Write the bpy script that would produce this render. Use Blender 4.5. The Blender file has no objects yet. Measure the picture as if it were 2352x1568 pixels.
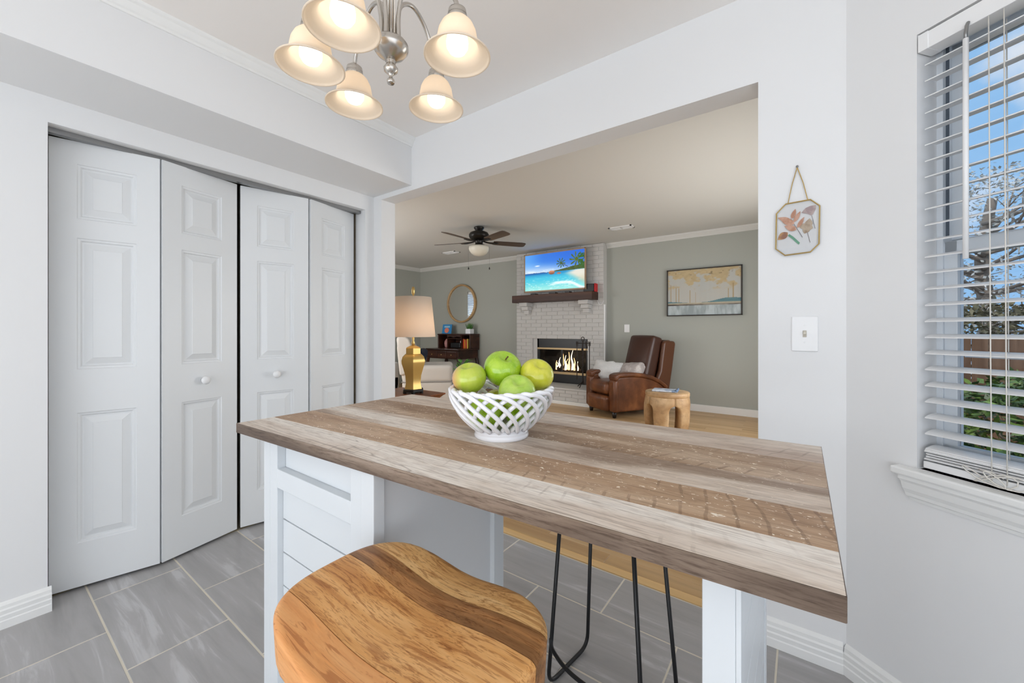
import bpy, bmesh, math, random
from mathutils import Vector, Matrix
random.seed(7)
sc = bpy.context.scene
C = sc.collection
PI = math.pi
R = math.radians

# ------------------------------------------------------------------ camera, world, light
cam_d = bpy.data.cameras.new('camera'); cam = bpy.data.objects.new('camera', cam_d); C.objects.link(cam)
cam_d.sensor_width = 36.0; cam_d.lens = 14.0; cam_d.clip_start = 0.02; cam_d.clip_end = 200
cam_d.shift_y = -(784 - 758) / 2352.0
cam.location = (0, 0, 1.165); cam.rotation_euler = (R(90), 0, R(36))
sc.camera = cam
vs = sc.view_settings
vs.view_transform = 'Standard'; vs.look = 'None'; vs.gamma = 1.0; vs.exposure = 0.0; vs.use_curve_mapping = False
sc.cycles.use_denoising = True
sc.cycles.max_bounces = 8; sc.cycles.diffuse_bounces = 4; sc.cycles.glossy_bounces = 3; sc.cycles.transmission_bounces = 4; sc.cycles.transparent_max_bounces = 8
sc.cycles.caustics_reflective = False; sc.cycles.caustics_refractive = False
sc.cycles.sample_clamp_indirect = 4.0; sc.cycles.use_adaptive_sampling = True; sc.cycles.adaptive_threshold = 0.12; sc.cycles.use_light_tree = False

def lin(c):
    c = c / 255.0
    return c / 12.92 if c <= 0.04045 else ((c + 0.055) / 1.055) ** 2.4
def S(r, g, b, a=1.0): return (lin(r), lin(g), lin(b), a)

world = bpy.data.worlds.new('sky_world'); sc.world = world; world.use_nodes = True
wn = world.node_tree.nodes; wl = world.node_tree.links
bg = wn['Background']; bg.inputs['Strength'].default_value = 1.0
wtc = wn.new('ShaderNodeTexCoord'); wns = wn.new('ShaderNodeTexNoise'); wns.inputs['Scale'].default_value = 6.0
wns.inputs['Detail'].default_value = 6.0
wr = wn.new('ShaderNodeValToRGB'); wr.color_ramp.elements[0].position = 0.46; wr.color_ramp.elements[0].color = S(146, 194, 240)
wr.color_ramp.elements[1].position = 0.64; wr.color_ramp.elements[1].color = S(236, 239, 243)
wl.new(wtc.outputs['Generated'], wns.inputs['Vector']); wl.new(wns.outputs['Fac'], wr.inputs['Fac']); wl.new(wr.outputs['Color'], bg.inputs['Color'])

def area(name, loc, rot, sx, sy, power, color=(1, 1, 1), spread=180):
    d = bpy.data.lights.new(name, 'AREA'); d.shape = 'RECTANGLE'; d.size = sx; d.size_y = sy; d.energy = power; d.color = color
    d.spread = R(spread)
    o = bpy.data.objects.new(name, d); C.objects.link(o); o.location = loc; o.rotation_euler = rot
    return o
# fill lights added at unseen openings, plus daylight for the window in the mirror
area('kitchen_back_fill', (-0.5, -2.72, 1.05), (R(118), 0, R(0)), 3.4, 2.0, 56, (1.0, 0.985, 0.965))  # added fill behind the camera, tilted up to brighten the ceiling
area('kitchen_right_fill', (1.30, -0.75, 1.30), (R(110), 0, R(90)), 2.6, 1.5, 18, (1.0, 0.985, 0.965))  # added fill at the unseen right wall, also tilted towards the ceiling
area('living_side_fill', (0.34, 4.0, 1.20), (R(90), 0, R(90)), 2.6, 1.4, 46, (1.0, 0.985, 0.96))  # added living room fill, set in its unseen right wall
area('daylight_living_far', (-8.3, 3.9, 3.3), (R(50), 0, R(-90)), 2.2, 1.8, 420, (1.0, 0.98, 0.96))
area('living_front_fill', (-5.2, 1.82, 1.4), (R(90), 0, 0), 1.9, 1.3, 46, (1.0, 0.97, 0.93))  # added fill that brightens the left part of the living room

sun_d = bpy.data.lights.new('sun', 'SUN'); sun_d.energy = 1.7; sun_d.angle = R(2); sun_d.color = (1.0, 0.95, 0.88)
sun = bpy.data.objects.new('sun', sun_d); C.objects.link(sun); sun.location = (0, -3, 6)
sun.rotation_euler = Vector((-0.15, -0.6, 0.75)).to_track_quat('Z', 'Y').to_euler()

# ------------------------------------------------------------------ mesh helpers
class MB:
    def __init__(s): s.v = []; s.f = []
    def add(s, vs, fs):
        o = len(s.v); s.v += [tuple(p) for p in vs]; s.f += [tuple(i + o for i in f) for f in fs]; return s
    def box(s, x0, x1, y0, y1, z0, z1, m=None):
        vs = [Vector(p) for p in ((x0,y0,z0),(x1,y0,z0),(x1,y1,z0),(x0,y1,z0),(x0,y0,z1),(x1,y0,z1),(x1,y1,z1),(x0,y1,z1))]
        if m: vs = [m @ p for p in vs]
        return s.add(vs, [(0,3,2,1),(4,5,6,7),(0,1,5,4),(1,2,6,5),(2,3,7,6),(3,0,4,7)])
    def lathe(s, prof, n=32, c=(0,0,0), cap=True, m=None, squash=1.0):
        vs = []
        for r, z in prof:
            for i in range(n):
                a = 2*PI*i/n; p = Vector((c[0]+r*math.cos(a), c[1]+r*math.sin(a)*squash, c[2]+z)); vs.append(m @ p if m else p)
        fs = []
        for k in range(len(prof)-1):
            for i in range(n):
                j = (i+1) % n; fs.append((k*n+i, k*n+j, (k+1)*n+j, (k+1)*n+i))
        if cap:
            fs.append(tuple(range(n-1, -1, -1))); fs.append(tuple((len(prof)-1)*n+i for i in range(n)))
        return s.add(vs, fs)
    def tube(s, pts, r, n=8, closed=False, flat=None):
        P = [Vector(p) for p in pts]; L = len(P); rs = r if isinstance(r, (list, tuple)) else [r]*L
        up = Vector((0,0,1)); vs = []; prev = None
        for i in range(L):
            if closed: t = (P[(i+1)%L]-P[(i-1)%L])
            else: t = P[min(i+1,L-1)]-P[max(i-1,0)]
            t.normalize()
            if prev is None:
                a = t.cross(up)
                if a.length < 1e-3: a = t.cross(Vector((1,0,0)))
                a.normalize()
            else:
                a = prev - t*prev.dot(t)
                if a.length < 1e-5: a = t.cross(up)
                a.normalize()
            prev = a; b = t.cross(a)
            for k in range(n):
                q = 2*PI*k/n
                vs.append(P[i]+(a*math.cos(q)+b*math.sin(q)*(flat or 1.0))*rs[i])
        fs = []
        for i in range(L if closed else L-1):
            j = (i+1) % L
            for k in range(n):
                k2 = (k+1) % n; fs.append((i*n+k, i*n+k2, j*n+k2, j*n+k))
        if not closed:
            fs.append(tuple(range(n-1,-1,-1))); fs.append(tuple((L-1)*n+k for k in range(n)))
        return s.add(vs, fs)
    def prism(s, poly, y0, y1, m=None):   # polygon in (x,z) extruded along y
        n = len(poly); vs = [Vector((p[0],y0,p[1])) for p in poly]+[Vector((p[0],y1,p[1])) for p in poly]
        if m: vs = [m @ p for p in vs]
        fs = [tuple(range(n)), tuple(range(2*n-1,n-1,-1))]+[(i,i+n,(i+1)%n+n,(i+1)%n) for i in range(n)]
        return s.add(vs, fs)
    def rbox(s, sx, sy, sz, r, n=6, puff=(0,0,0), m=None, pinch=0.0):
        # rounded box with half sizes sx,sy,sz
        r = min(r, sx, sy, sz)
        g = [-1.0]; k = 4
        def axis(h):
            i = h-r; o = []
            for q in range(k+1): o.append(-i-r*math.cos(PI/2*q/k*0.999))
            for q in range(1,n): o.append(-i+2*i*q/n)
            for q in range(k+1): o.append(i+r*math.sin(PI/2*q/k*0.999))
            return o
        ax = (axis(sx), axis(sy), axis(sz)); hs = (sx, sy, sz)
        for d in range(3):
            u, w = (d+1)%3, (d+2)%3
            for sg in (-1, 1):
                vs = []; nu, nw = len(ax[u]), len(ax[w])
                for a in ax[u]:
                    for b in ax[w]:
                        p = [0,0,0]; p[d] = sg*hs[d]; p[u] = a; p[w] = b
                        inn = [max(-(hs[t]-r), min(hs[t]-r, p[t])) for t in range(3)]
                        dv = Vector([p[t]-inn[t] for t in range(3)])
                        if dv.length > 1e-9: dv.normalize()
                        q = [inn[t]+dv[t]*r for t in range(3)]
                        e = [q[t]/hs[t] for t in range(3)]
                        o = list(q)
                        for t in range(3):
                            t1, t2 = (t+1)%3, (t+2)%3
                            o[t] += puff[t]*e[t]*max(0,1-e[t1]**2)*max(0,1-e[t2]**2)
                        if pinch:
                            f = 1-pinch*(1-(abs(e[0])*abs(e[1]))**1.5)*0.5
                            o[0] *= f; o[1] *= f
                        vv = Vector(o); vs.append(m @ vv if m else vv)
                fs = []
                for i in range(nu-1):
                    for j in range(nw-1):
                        q = (i*nw+j, (i+1)*nw+j, (i+1)*nw+j+1, i*nw+j+1)
                        fs.append(q if sg > 0 else q[::-1])
                s.add(vs, fs)
        return s
    def mesh(s, name, mt, smooth=False):
        me = bpy.data.meshes.new(name); me.from_pydata(s.v, [], s.f)
        if mt: me.materials.append(mt)
        bm = bmesh.new(); bm.from_mesh(me); bmesh.ops.remove_doubles(bm, verts=bm.verts, dist=1e-5)
        bmesh.ops.recalc_face_normals(bm, faces=bm.faces); bm.to_mesh(me); bm.free()
        if smooth:
            for p in me.polygons: p.use_smooth = True
        return me
    def build(s, name, mt, parent=None, smooth=False, bevel=0, seg=2, auto=None):
        me = s.mesh(name, mt, smooth); o = bpy.data.objects.new(name, me); C.objects.link(o)
        if parent: o.parent = parent
        if bevel:
            b = o.modifiers.new('bevel', 'BEVEL'); b.width = bevel; b.segments = seg; b.limit_method = 'ANGLE'; b.angle_limit = R(35)
        if auto: sharp(me, auto)
        return o

def sharp(me, deg):
    me.polygons.foreach_set('use_smooth', [True]*len(me.polygons))
    me.set_sharp_from_angle(angle=R(deg))

def tag(o, label, cat=None, group=None, kind=None):
    if label: o['label'] = label
    if cat: o['category'] = cat
    if group: o['group'] = group
    if kind: o['kind'] = kind
    return o
def root(name, loc, rz=0.0, label=None, cat=None, group=None, kind=None):
    o = bpy.data.objects.new(name, None); C.objects.link(o); o.location = loc; o.rotation_euler = (0,0,rz); o.empty_display_size = 0.05
    return tag(o, label, cat, group, kind)
def inst(name, me, parent, loc=(0,0,0), rot=(0,0,0), scale=(1,1,1)):
    o = bpy.data.objects.new(name, me); C.objects.link(o); o.parent = parent; o.location = loc; o.rotation_euler = rot; o.scale = scale
    return o
def copy_tree(o, parent=None):
    c = o.copy(); C.objects.link(c); c.parent = parent
    for ch in o.children: copy_tree(ch, c)
    return c
def spline(pts, n=8):
    P = [Vector(p) for p in pts]; out = []
    for i in range(len(P)-1):
        p0 = P[max(i-1,0)]; p1 = P[i]; p2 = P[i+1]; p3 = P[min(i+2,len(P)-1)]
        for k in range(n):
            t = k/n
            out.append(0.5*((2*p1)+(p2-p0)*t+(2*p0-5*p1+4*p2-p3)*t*t+(3*p1-p0-3*p2+p3)*t**3))
    out.append(P[-1]); return out

# ------------------------------------------------------------------ materials
def mat(name, col, rough=0.5, metal=0.0, spec=0.5, bump=None, var=None, coat=0.0):
    m = bpy.data.materials.new(name); m.use_nodes = True; nt = m.node_tree; b = nt.nodes['Principled BSDF']
    b.inputs['Base Color'].default_value = col; b.inputs['Roughness'].default_value = rough; b.inputs['Metallic'].default_value = metal
    b.inputs['Specular IOR Level'].default_value = spec; b.inputs['Coat Weight'].default_value = coat
    tc = nt.nodes.new('ShaderNodeTexCoord')
    if bump:
        n = nt.nodes.new('ShaderNodeTexNoise'); n.inputs['Scale'].default_value = bump[0]; n.inputs['Detail'].default_value = 4
        bp = nt.nodes.new('ShaderNodeBump'); bp.inputs['Strength'].default_value = bump[1]; bp.inputs['Distance'].default_value = bump[2] if len(bump) > 2 else 0.002
        nt.links.new(tc.outputs['Object'], n.inputs['Vector']); nt.links.new(n.outputs['Fac'], bp.inputs['Height']); nt.links.new(bp.outputs['Normal'], b.inputs['Normal'])
    if var:   # var = (scale, second colour, lo, hi)
        n2 = nt.nodes.new('ShaderNodeTexNoise'); n2.inputs['Scale'].default_value = var[0]; n2.inputs['Detail'].default_value = 5
        rp = nt.nodes.new('ShaderNodeValToRGB'); rp.color_ramp.elements[0].position = var[2]; rp.color_ramp.elements[1].position = var[3]
        rp.color_ramp.elements[0].color = col; rp.color_ramp.elements[1].color = var[1]
        nt.links.new(tc.outputs['Object'], n2.inputs['Vector']); nt.links.new(n2.outputs['Fac'], rp.inputs['Fac']); nt.links.new(rp.outputs['Color'], b.inputs['Base Color'])
    return m

class NT:
    def __init__(s, m): s.t = m.node_tree; s.b = s.t.nodes['Principled BSDF']
    def n(s, ty, **kw):
        o = s.t.nodes.new('ShaderNode'+ty)
        for k, v in kw.items():
            if k in o.inputs: o.inputs[k].default_value = v
            else: setattr(o, k, v)
        return o
    def l(s, a, b): s.t.links.new(a, b)
    def ramp(s, fac, stops):
        r = s.n('ValToRGB'); e = r.color_ramp.elements
        while len(e) < len(stops): e.new(0.5)
        for i, (p, c) in enumerate(stops): e[i].position = p; e[i].color = c
        s.l(fac, r.inputs['Fac']); return r.outputs['Color']
    def mapped(s, scale=(1,1,1), seed=True, coord='Object', k=7.0, loc=(0,0,0)):
        tc = s.n('TexCoord'); mp = s.n('Mapping'); mp.inputs['Scale'].default_value = scale; mp.inputs['Location'].default_value = loc
        if seed:
            oi = s.n('ObjectInfo'); mu = s.n('Math', operation='MULTIPLY'); mu.inputs[1].default_value = k
            s.l(oi.outputs['Random'], mu.inputs[0]); ad = s.n('VectorMath', operation='ADD')
            s.l(tc.outputs[coord], ad.inputs[0]); s.l(mu.outputs[0], ad.inputs[1]); s.l(ad.outputs[0], mp.inputs['Vector'])
        else: s.l(tc.outputs[coord], mp.inputs['Vector'])
        return mp.outputs['Vector']
    def noise(s, vec, scale=5, detail=4, rough=0.55, dist=0.0):
        n = s.n('TexNoise'); n.inputs['Scale'].default_value = scale; n.inputs['Detail'].default_value = detail
        n.inputs['Roughness'].default_value = rough; n.inputs['Distortion'].default_value = dist; s.l(vec, n.inputs['Vector']); return n.outputs['Fac']
    def mix(s, fac, a, b, mode='MIX'):
        m = s.n('MixRGB', blend_type=mode)
        for sock, v in ((m.inputs['Fac'], fac), (m.inputs['Color1'], a), (m.inputs['Color2'], b)):
            if hasattr(v, 'is_linked'): s.l(v, sock)
            else: sock.default_value = v
        return m.outputs['Color']
    def bump(s, h, strength=0.3, dist=0.002):
        b = s.n('Bump'); b.inputs['Strength'].default_value = strength; b.inputs['Distance'].default_value = dist
        s.l(h, b.inputs['Height']); s.l(b.outputs['Normal'], s.b.inputs['Normal'])

def wood(name, c_dark, c_mid, c_light, rough=0.45, grain=60, stretch=0.06, axis=0, bump=0.15, bigscale=3.0, pores=0.5, spec=0.4):
    m = mat(name, c_mid, rough, spec=spec); t = NT(m)
    sc3 = [1,1,1]; sc3[axis] = stretch
    v = t.mapped(tuple(sc3))
    g1 = t.noise(v, grain, 6, 0.65, 0.4); g0 = t.noise(v, bigscale*2, 3, 0.5, 0.6)
    col = t.ramp(g0, [(0.3, c_dark), (0.5, c_mid), (0.7, c_light)])
    fine = t.ramp(g1, [(0.32, (0.45,0.45,0.45,1)), (0.52, (1,1,1,1))])
    col = t.mix(pores, col, fine, 'MULTIPLY'); t.l(col, t.b.inputs['Base Color']); t.bump(g1, bump, 0.001)
    return m

M = {}
M['wall'] = mat('white_wall_paint', S(234, 234, 234), 0.55, spec=0.3)
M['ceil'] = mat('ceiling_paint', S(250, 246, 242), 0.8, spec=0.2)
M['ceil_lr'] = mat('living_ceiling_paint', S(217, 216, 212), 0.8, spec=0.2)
M['trim'] = mat('white_trim_paint', S(240, 240, 238), 0.32)
M['door'] = mat('white_door_paint', S(228, 230, 231), 0.34)
M['lrwall'] = mat('grey_green_wall_paint', S(176, 178, 170), 0.7, spec=0.25)
M['brickp'] = mat('white_painted_brick', S(204, 202, 199), 0.7, bump=(60, 0.5, 0.004))
M['mortar'] = mat('white_painted_mortar', S(206, 203, 199), 0.8)
M['closet'] = mat('beige_closet_paint', S(178, 165, 140), 0.8)
M['grout'] = mat('cream_grout', S(222, 214, 198), 0.9)
M['nickel'] = mat('brushed_nickel', S(196, 190, 182), 0.27, 1.0)
M['steel'] = mat('grey_steel', S(150, 150, 150), 0.4, 1.0)
M['black'] = mat('black_powder_coat', S(22, 22, 24), 0.38)
M['blackm'] = mat('matte_black_metal', S(26, 25, 24), 0.5)
M['plastic_w'] = mat('white_plastic', S(240, 240, 240), 0.3)
M['ceramic'] = mat('white_glazed_ceramic', S(240, 240, 243), 0.16, coat=0.4)
M['brass'] = mat('brass', S(214, 184, 120), 0.3, 0.9)
M['gold'] = mat('gold_lamp_glaze', S(206, 172, 100), 0.33, 0.6)
M['island'] = mat('white_island_paint', S(216, 220, 223), 0.33)
M['islandg'] = mat('pale_grey_island_paint', S(226, 227, 228), 0.45)
M['red'] = mat('red_plastic', S(200, 20, 28), 0.4)

# floor tile: grey with wavy streaks along the long side
m = mat('grey_streaked_tile', S(160, 157, 156), 0.3); t = NT(m)
v = t.mapped((0.22, 2.2, 1), k=31.0); n1 = t.noise(v, 7.5, 5, 0.6, 0.7); n2 = t.noise(v, 1.6, 2, 0.5, 0.6)
c = t.ramp(n1, [(0.30, S(154,152,151)), (0.48, S(170,168,167)), (0.58, S(177,175,175)), (0.66, S(206,205,206))])
c2 = t.ramp(n2, [(0.3, S(158,155,154)), (0.7, S(170,167,166))])
t.l(t.mix(0.3, c, c2), t.b.inputs['Base Color']); M['tile'] = m
M['oak'] = wood('golden_oak_plank', S(176,140,96), S(198,162,116), S(212,180,138), 0.38, 45, 0.05, 0, 0.08, 2.0, 0.25)
M['oak_rough'] = mat('oak_floor_beyond', S(178,140,94), 0.4)
M['oak_edge'] = wood('pale_oak_reducer', S(214,172,112), S(228,190,134), S(238,206,156), 0.4, 40, 0.05, 0, 0.08, 2.0, 0.2)

# ------------------------------------------------------------------ the setting
def struct(name, mb, mt, label, bevel=0):
    return tag(mb.build(name, mt, None, bevel=bevel), label, None, None, 'structure')
CZ, LZ = 2.445, 2.577
WY = 1.765                                   # kitchen face of the wall with the wide opening
BEX = (0.12, 1.768)                          # corner where the window wall begins
BM = Matrix(((0.780,0.625,0,BEX[0]),(-0.625,0.780,0,BEX[1]),(0,0,1,0),(0,0,0,1)))   # along, outward, up

floor = struct('floor', MB().box(-2.66, 2.2, -2.9, 1.826, -0.05, -0.0012), M['grout'], 'grey tiled kitchen floor with cream grout lines')
tile_me = {}
for k in range(-7, 5):
    y0 = 0.326+0.304*k; y1 = min(y0+0.304, 1.822)
    off = -1.87 if k % 2 == 0 else -2.17
    for n in range(-2, 7):
        x0 = off+0.6*n; x1 = x0+0.6
        if x0 > 1.2 or x1 < -2.64: continue
        x0c = max(x0, -2.655)
        key = (round(x1-x0c, 3), round(y1-y0, 3))
        if key not in tile_me:
            b = MB(); w, h = key; g = 0.0032; e = 0.0012
            vs = [(g,g,-0.01),(w-g,g,-0.01),(w-g,h-g,-0.01),(g,h-g,-0.01),(g,g,-e),(w-g,g,-e),(w-g,h-g,-e),(g,h-g,-e),(g+e,g+e,0),(w-g-e,g+e,0),(w-g-e,h-g-e,0),(g+e,h-g-e,0)]
            b.add(vs, [(0,3,2,1)]+[(a+i, a+(i+1)%4, a+4+(i+1)%4, a+4+i) for a in (0,4) for i in range(4)]+[(8,9,10,11)])
            tile_me[key] = b.mesh('tile', M['tile'])
        inst('tile', tile_me[key], floor, (x0c, y0, 0))

floor2 = struct('floor_living_room', MB().box(-7.2, 0.2, 1.826, 6.22, -0.05, -0.006), M['oak_rough'], 'oak plank floor of the living room')
pl_me = {}
def plank(parent, x0, x1, y0, y1, mt, nm='plank'):
    key = (round(x1-x0,3), round(y1-y0,3), mt.name)
    if key not in pl_me:
        w, h = key[0], key[1]; g = 0.0006; e = 0.0012
        vs = [(g,g,-0.012),(w-g,g,-0.012),(w-g,h-g,-0.012),(g,h-g,-0.012),(g,g,-e),(w-g,g,-e),(w-g,h-g,-e),(g,h-g,-e),(g+e,g+e,0),(w-g-e,g+e,0),(w-g-e,h-g-e,0),(g+e,h-g-e,0)]
        pl_me[key] = MB().add(vs, [(0,3,2,1)]+[(a+i, a+(i+1)%4, a+4+(i+1)%4, a+4+i) for a in (0,4) for i in range(4)]+[(8,9,10,11)]).mesh(nm, mt)
    return inst(nm, pl_me[key], parent, (x0, y0, 0.004))
plank(floor2, -2.45, 0.0, 1.828, 1.878, M['oak_edge'], 'threshold_board')
yy = 1.878; row = 0
while yy < 6.19:
    xx = -4.1-((row*0.37) % 1.1)
    while xx < 0.15:
        x1 = min(xx+1.1, 0.16)
        if x1-xx > 0.1: plank(floor2, xx, x1, yy, yy+0.09, M['oak'])
        xx += 1.1
    yy += 0.09; row += 1

ceiling = struct('ceiling', MB().box(-2.66, 2.2, -2.9, WY, CZ, CZ+0.06), M['ceil'], 'white kitchen ceiling')
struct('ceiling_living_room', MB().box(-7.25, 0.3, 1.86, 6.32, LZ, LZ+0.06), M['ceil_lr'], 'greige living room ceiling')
struct('soffit', MB().box(-2.66, -2.114, -2.9, WY, 2.136, CZ), M['wall'], 'boxed soffit above the folding closet doors')
struct('trim_1', MB().prism([(-2.114,CZ-0.055),(-2.106,CZ-0.055),(-2.104,CZ-0.046),(-2.098,CZ-0.040),(-2.086,CZ-0.018),(-2.078,CZ-0.010),(-2.074,CZ),(-2.114,CZ)], -2.85, WY-0.001), M['trim'], 'crown moulding along the soffit top')
# closet wall with door opening, and the closet behind
wl_ = MB(); x0, x1 = -2.653, -2.533
wl_.box(x0, x1, -2.9, 0.205, 0, 2.136); wl_.box(x0, x1, 1.695, WY, 0, 2.136); wl_.box(x0, x1, 0.205, 1.695, 2.03, 2.136)
struct('wall_left', wl_, M['wall'], 'white closet wall with wide door opening')
cl = MB(); cl.box(-3.3, -3.25, 0.0, 1.76, 0, 2.4); cl.box(-3.25, -2.653, -0.05, 0.0, 0, 2.4); cl.box(-3.25, -2.653, 1.70, 1.76, 0, 2.4); cl.box(-3.3, -2.653, 0, 1.76, 2.4, 2.45); cl.box(-3.3, -2.653, 0, 1.76, -0.05, 0)
struct('wall_closet', cl, M['closet'], 'beige walls inside the closet')
struct('trim_2', MB().box(-2.62, -2.585, 0.21, 1.69, 2.008, 2.03), M['steel'], 'metal door track at the top of the closet opening')
# wall with wide opening
wb = MB()
wb.box(-7.2, -6.2, WY, 1.885, 0, LZ); wb.box(-6.2, -4.2, WY, 1.885, 0, 0.7); wb.box(-6.2, -4.2, WY, 1.885, 2.1, LZ); wb.box(-4.2, -2.445, WY, 1.885, 0, LZ); wb.box(-2.445, -0.132, WY, 1.885, 2.103, LZ); wb.box(-0.132, 0.125, WY, 1.885, 0, LZ)  # leftmost gap is an added opening for the living room fill light
struct('wall_back', wb, M['wall'], 'white wall with the wide opening to the living room')
# window wall, in its own frame
ww = MB()
SW0, SW1, ZW0, ZW1 = 0.198, 1.12, 0.76, 2.031
ww.box(-0.0, SW0, 0, 0.16, 0, CZ, BM); ww.box(SW1, 1.6, 0, 0.16, 0, CZ, BM); ww.box(SW0, SW1, 0, 0.16, 0, ZW0, BM); ww.box(SW0, SW1, 0, 0.16, ZW1, CZ, BM)
struct('wall_window', ww, M['wall'], 'white angled wall holding the window')
e0 = BM @ Vector((1.6,0,0))
wr_ = MB(); wr_.box(e0.x, e0.x+0.12, -0.75-1.3-0.8, -2.05, 0, CZ); wr_.box(e0.x, e0.x+0.12, 0.55, e0.y+0.05, 0, CZ); wr_.box(e0.x, e0.x+0.12, -2.05, 0.55, 0, 0.6); wr_.box(e0.x, e0.x+0.12, -2.05, 0.55, 2.1, CZ)
struct('wall_right', wr_, M['wall'], 'white wall beside the camera')
wf = MB(); wf.box(-2.66, -2.2, -2.9, -2.78, 0, CZ); wf.box(1.2, 2.2, -2.9, -2.78, 0, CZ); wf.box(-2.2, 1.2, -2.9, -2.78, 2.25, CZ)
struct('wall_front', wf, M['wall'], 'white wall behind the camera')
# living room walls
struct('wall_far', MB().box(-7.25, -3.96, 6.2, 6.3, 0, LZ).box(-2.84, 0.3, 6.2, 6.3, 0, LZ).box(-3.96, -2.84, 6.2, 6.3, 1.04, LZ).box(-3.96, -2.84, 6.2, 6.3, 0, 0.22), M['lrwall'], 'grey green far wall of the living room')
wl2 = MB(); wl2.box(-7.25, -7.12, 1.885, 3.25, 0, LZ); wl2.box(-7.25, -7.12, 4.5, 6.2, 0, LZ); wl2.box(-7.25, -7.12, 3.25, 4.5, 0, 0.9); wl2.box(-7.25, -7.12, 3.25, 4.5, 2.18, LZ)
struct('wall_living_left', wl2, M['lrwall'], 'grey green left wall of the living room')
wl3 = MB(); wl3.box(0.15, 0.27, 1.885, 2.7, 0, LZ); wl3.box(0.15, 0.27, 5.3, 6.2, 0, LZ); wl3.box(0.15, 0.27, 2.7, 5.3, 0, 0.5); wl3.box(0.15, 0.27, 2.7, 5.3, 2.2, LZ)
struct('wall_living_right', wl3, M['lrwall'], 'grey green right wall of the living room')
crown = [(0,-0.075),(0.012,-0.075),(0.02,-0.055),(0.05,-0.02),(0.055,0),(0,0)]
def crown_run(name, a, b, nrm, label):
    a = Vector(a); b = Vector(b); n = Vector(nrm); vs = []
    for p in (a, b):
        for q in crown: vs.append((p.x+n.x*q[0], p.y+n.y*q[0], p.z+q[1]))
    k = len(crown)
    struct(name, MB().add(vs, [tuple(range(k)), tuple(range(2*k-1,k-1,-1))]+[(i,i+k,(i+1)%k+k,(i+1)%k) for i in range(k)]), M['ceil_lr'], label)
M['lrtrim'] = mat('living_trim_paint', S(226,222,214), 0.5)
crown_run('trim_3', (-2.575,6.2,LZ), (0.15,6.2,LZ), (0,-1), 'crown moulding right of the chimney')
crown_run('trim_4', (-7.12,6.2,LZ), (-4.289,6.2,LZ), (0,-1), 'crown moulding left of the chimney')
crown_run('trim_5', (-7.12,1.9,LZ), (-7.12,6.2,LZ), (1,0), 'crown moulding on the living room left wall')
struct('baseboard_living', MB().box(-2.575, 0.15, 6.18, 6.2, 0, 0.10), M['trim'], 'white baseboard below the landscape painting', 0.004)
# kitchen baseboards (ribbed profile)
bp_ = [(0,0),(0.018,0),(0.018,0.03),(0.0155,0.034),(0.0165,0.05),(0.0135,0.055),(0.0145,0.07),(0.011,0.076),(0.010,0.088),(0.005,0.095),(0,0.1)]
def base_run(name, a, b, nrm, label):
    a = Vector(a); b = Vector(b); n = Vector(nrm).normalized(); vs = []
    for p in (a, b):
        for q in bp_: vs.append((p.x+n.x*q[0], p.y+n.y*q[0], q[1]*1.0))
    k = len(bp_)
    struct(name, MB().add(vs, [tuple(range(k)), tuple(range(2*k-1,k-1,-1))]+[(i,i+k,(i+1)%k+k,(i+1)%k) for i in range(k)]), M['trim'], label)
base_run('baseboard_left', (-2.533,-2.8,0), (-2.533,0.215,0), (1,0,0), 'ribbed white baseboard left of the closet')
base_run('baseboard_back', (-0.132,WY,0), (0.115,WY,0), (0,-1,0), 'ribbed white baseboard below the light switch')
b0 = BM @ Vector((0.005,0,0)); b1 = BM @ Vector((1.6,0,0))
base_run('baseboard_window', b0, b1, (-0.625,-0.78,0), 'ribbed white baseboard below the window')

# ------------------------------------------------------------------ folding closet doors
LW, LH, LT = 0.362, 1.995, 0.034
PX0, PX1 = 0.083, 0.279
PZ = [(0.195, 0.78), (0.975, 1.565), (1.65, 1.895)]
def ring(x0, x1, z0, z1, y): return [(x0,y,z0),(x1,y,z0),(x1,y,z1),(x0,y,z1)]
def leaf_mesh():
    b = MB()
    zs = [0]+[q for p in PZ for q in p]+[LH]; xs = [0, PX0, PX1, LW]
    for i in range(3):
        for j in range(len(zs)-1):
            if i == 1 and j % 2 == 1: continue
            b.add([(xs[i],0,zs[j]),(xs[i+1],0,zs[j]),(xs[i+1],0,zs[j+1]),(xs[i],0,zs[j+1])], [(0,1,2,3)])
    for z0, z1 in PZ:
        steps = [(0,0),(0.003,0.004),(0.011,0.005),(0.016,0.012),(0.022,0.012)]
        for (i0,d0),(i1,d1) in zip(steps, steps[1:]):
            b.add(ring(PX0+i0,PX1-i0,z0+i0,z1-i0,d0)+ring(PX0+i1,PX1-i1,z0+i1,z1-i1,d1), [(k,(k+1)%4,4+(k+1)%4,4+k) for k in range(4)])
        b.add(ring(PX0+0.022,PX1-0.022,z0+0.022,z1-0.022,0.012), [(0,1,2,3)])
    b.add([(0,0,0),(LW,0,0),(LW,0,LH),(0,0,LH),(0,LT,0),(LW,LT,0),(LW,LT,LH),(0,LT,LH)], [(0,4,5,1),(1,5,6,2),(2,6,7,3),(3,7,4,0),(4,7,6,5)])
    return b.mesh('door_leaf', M['door'])
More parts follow.
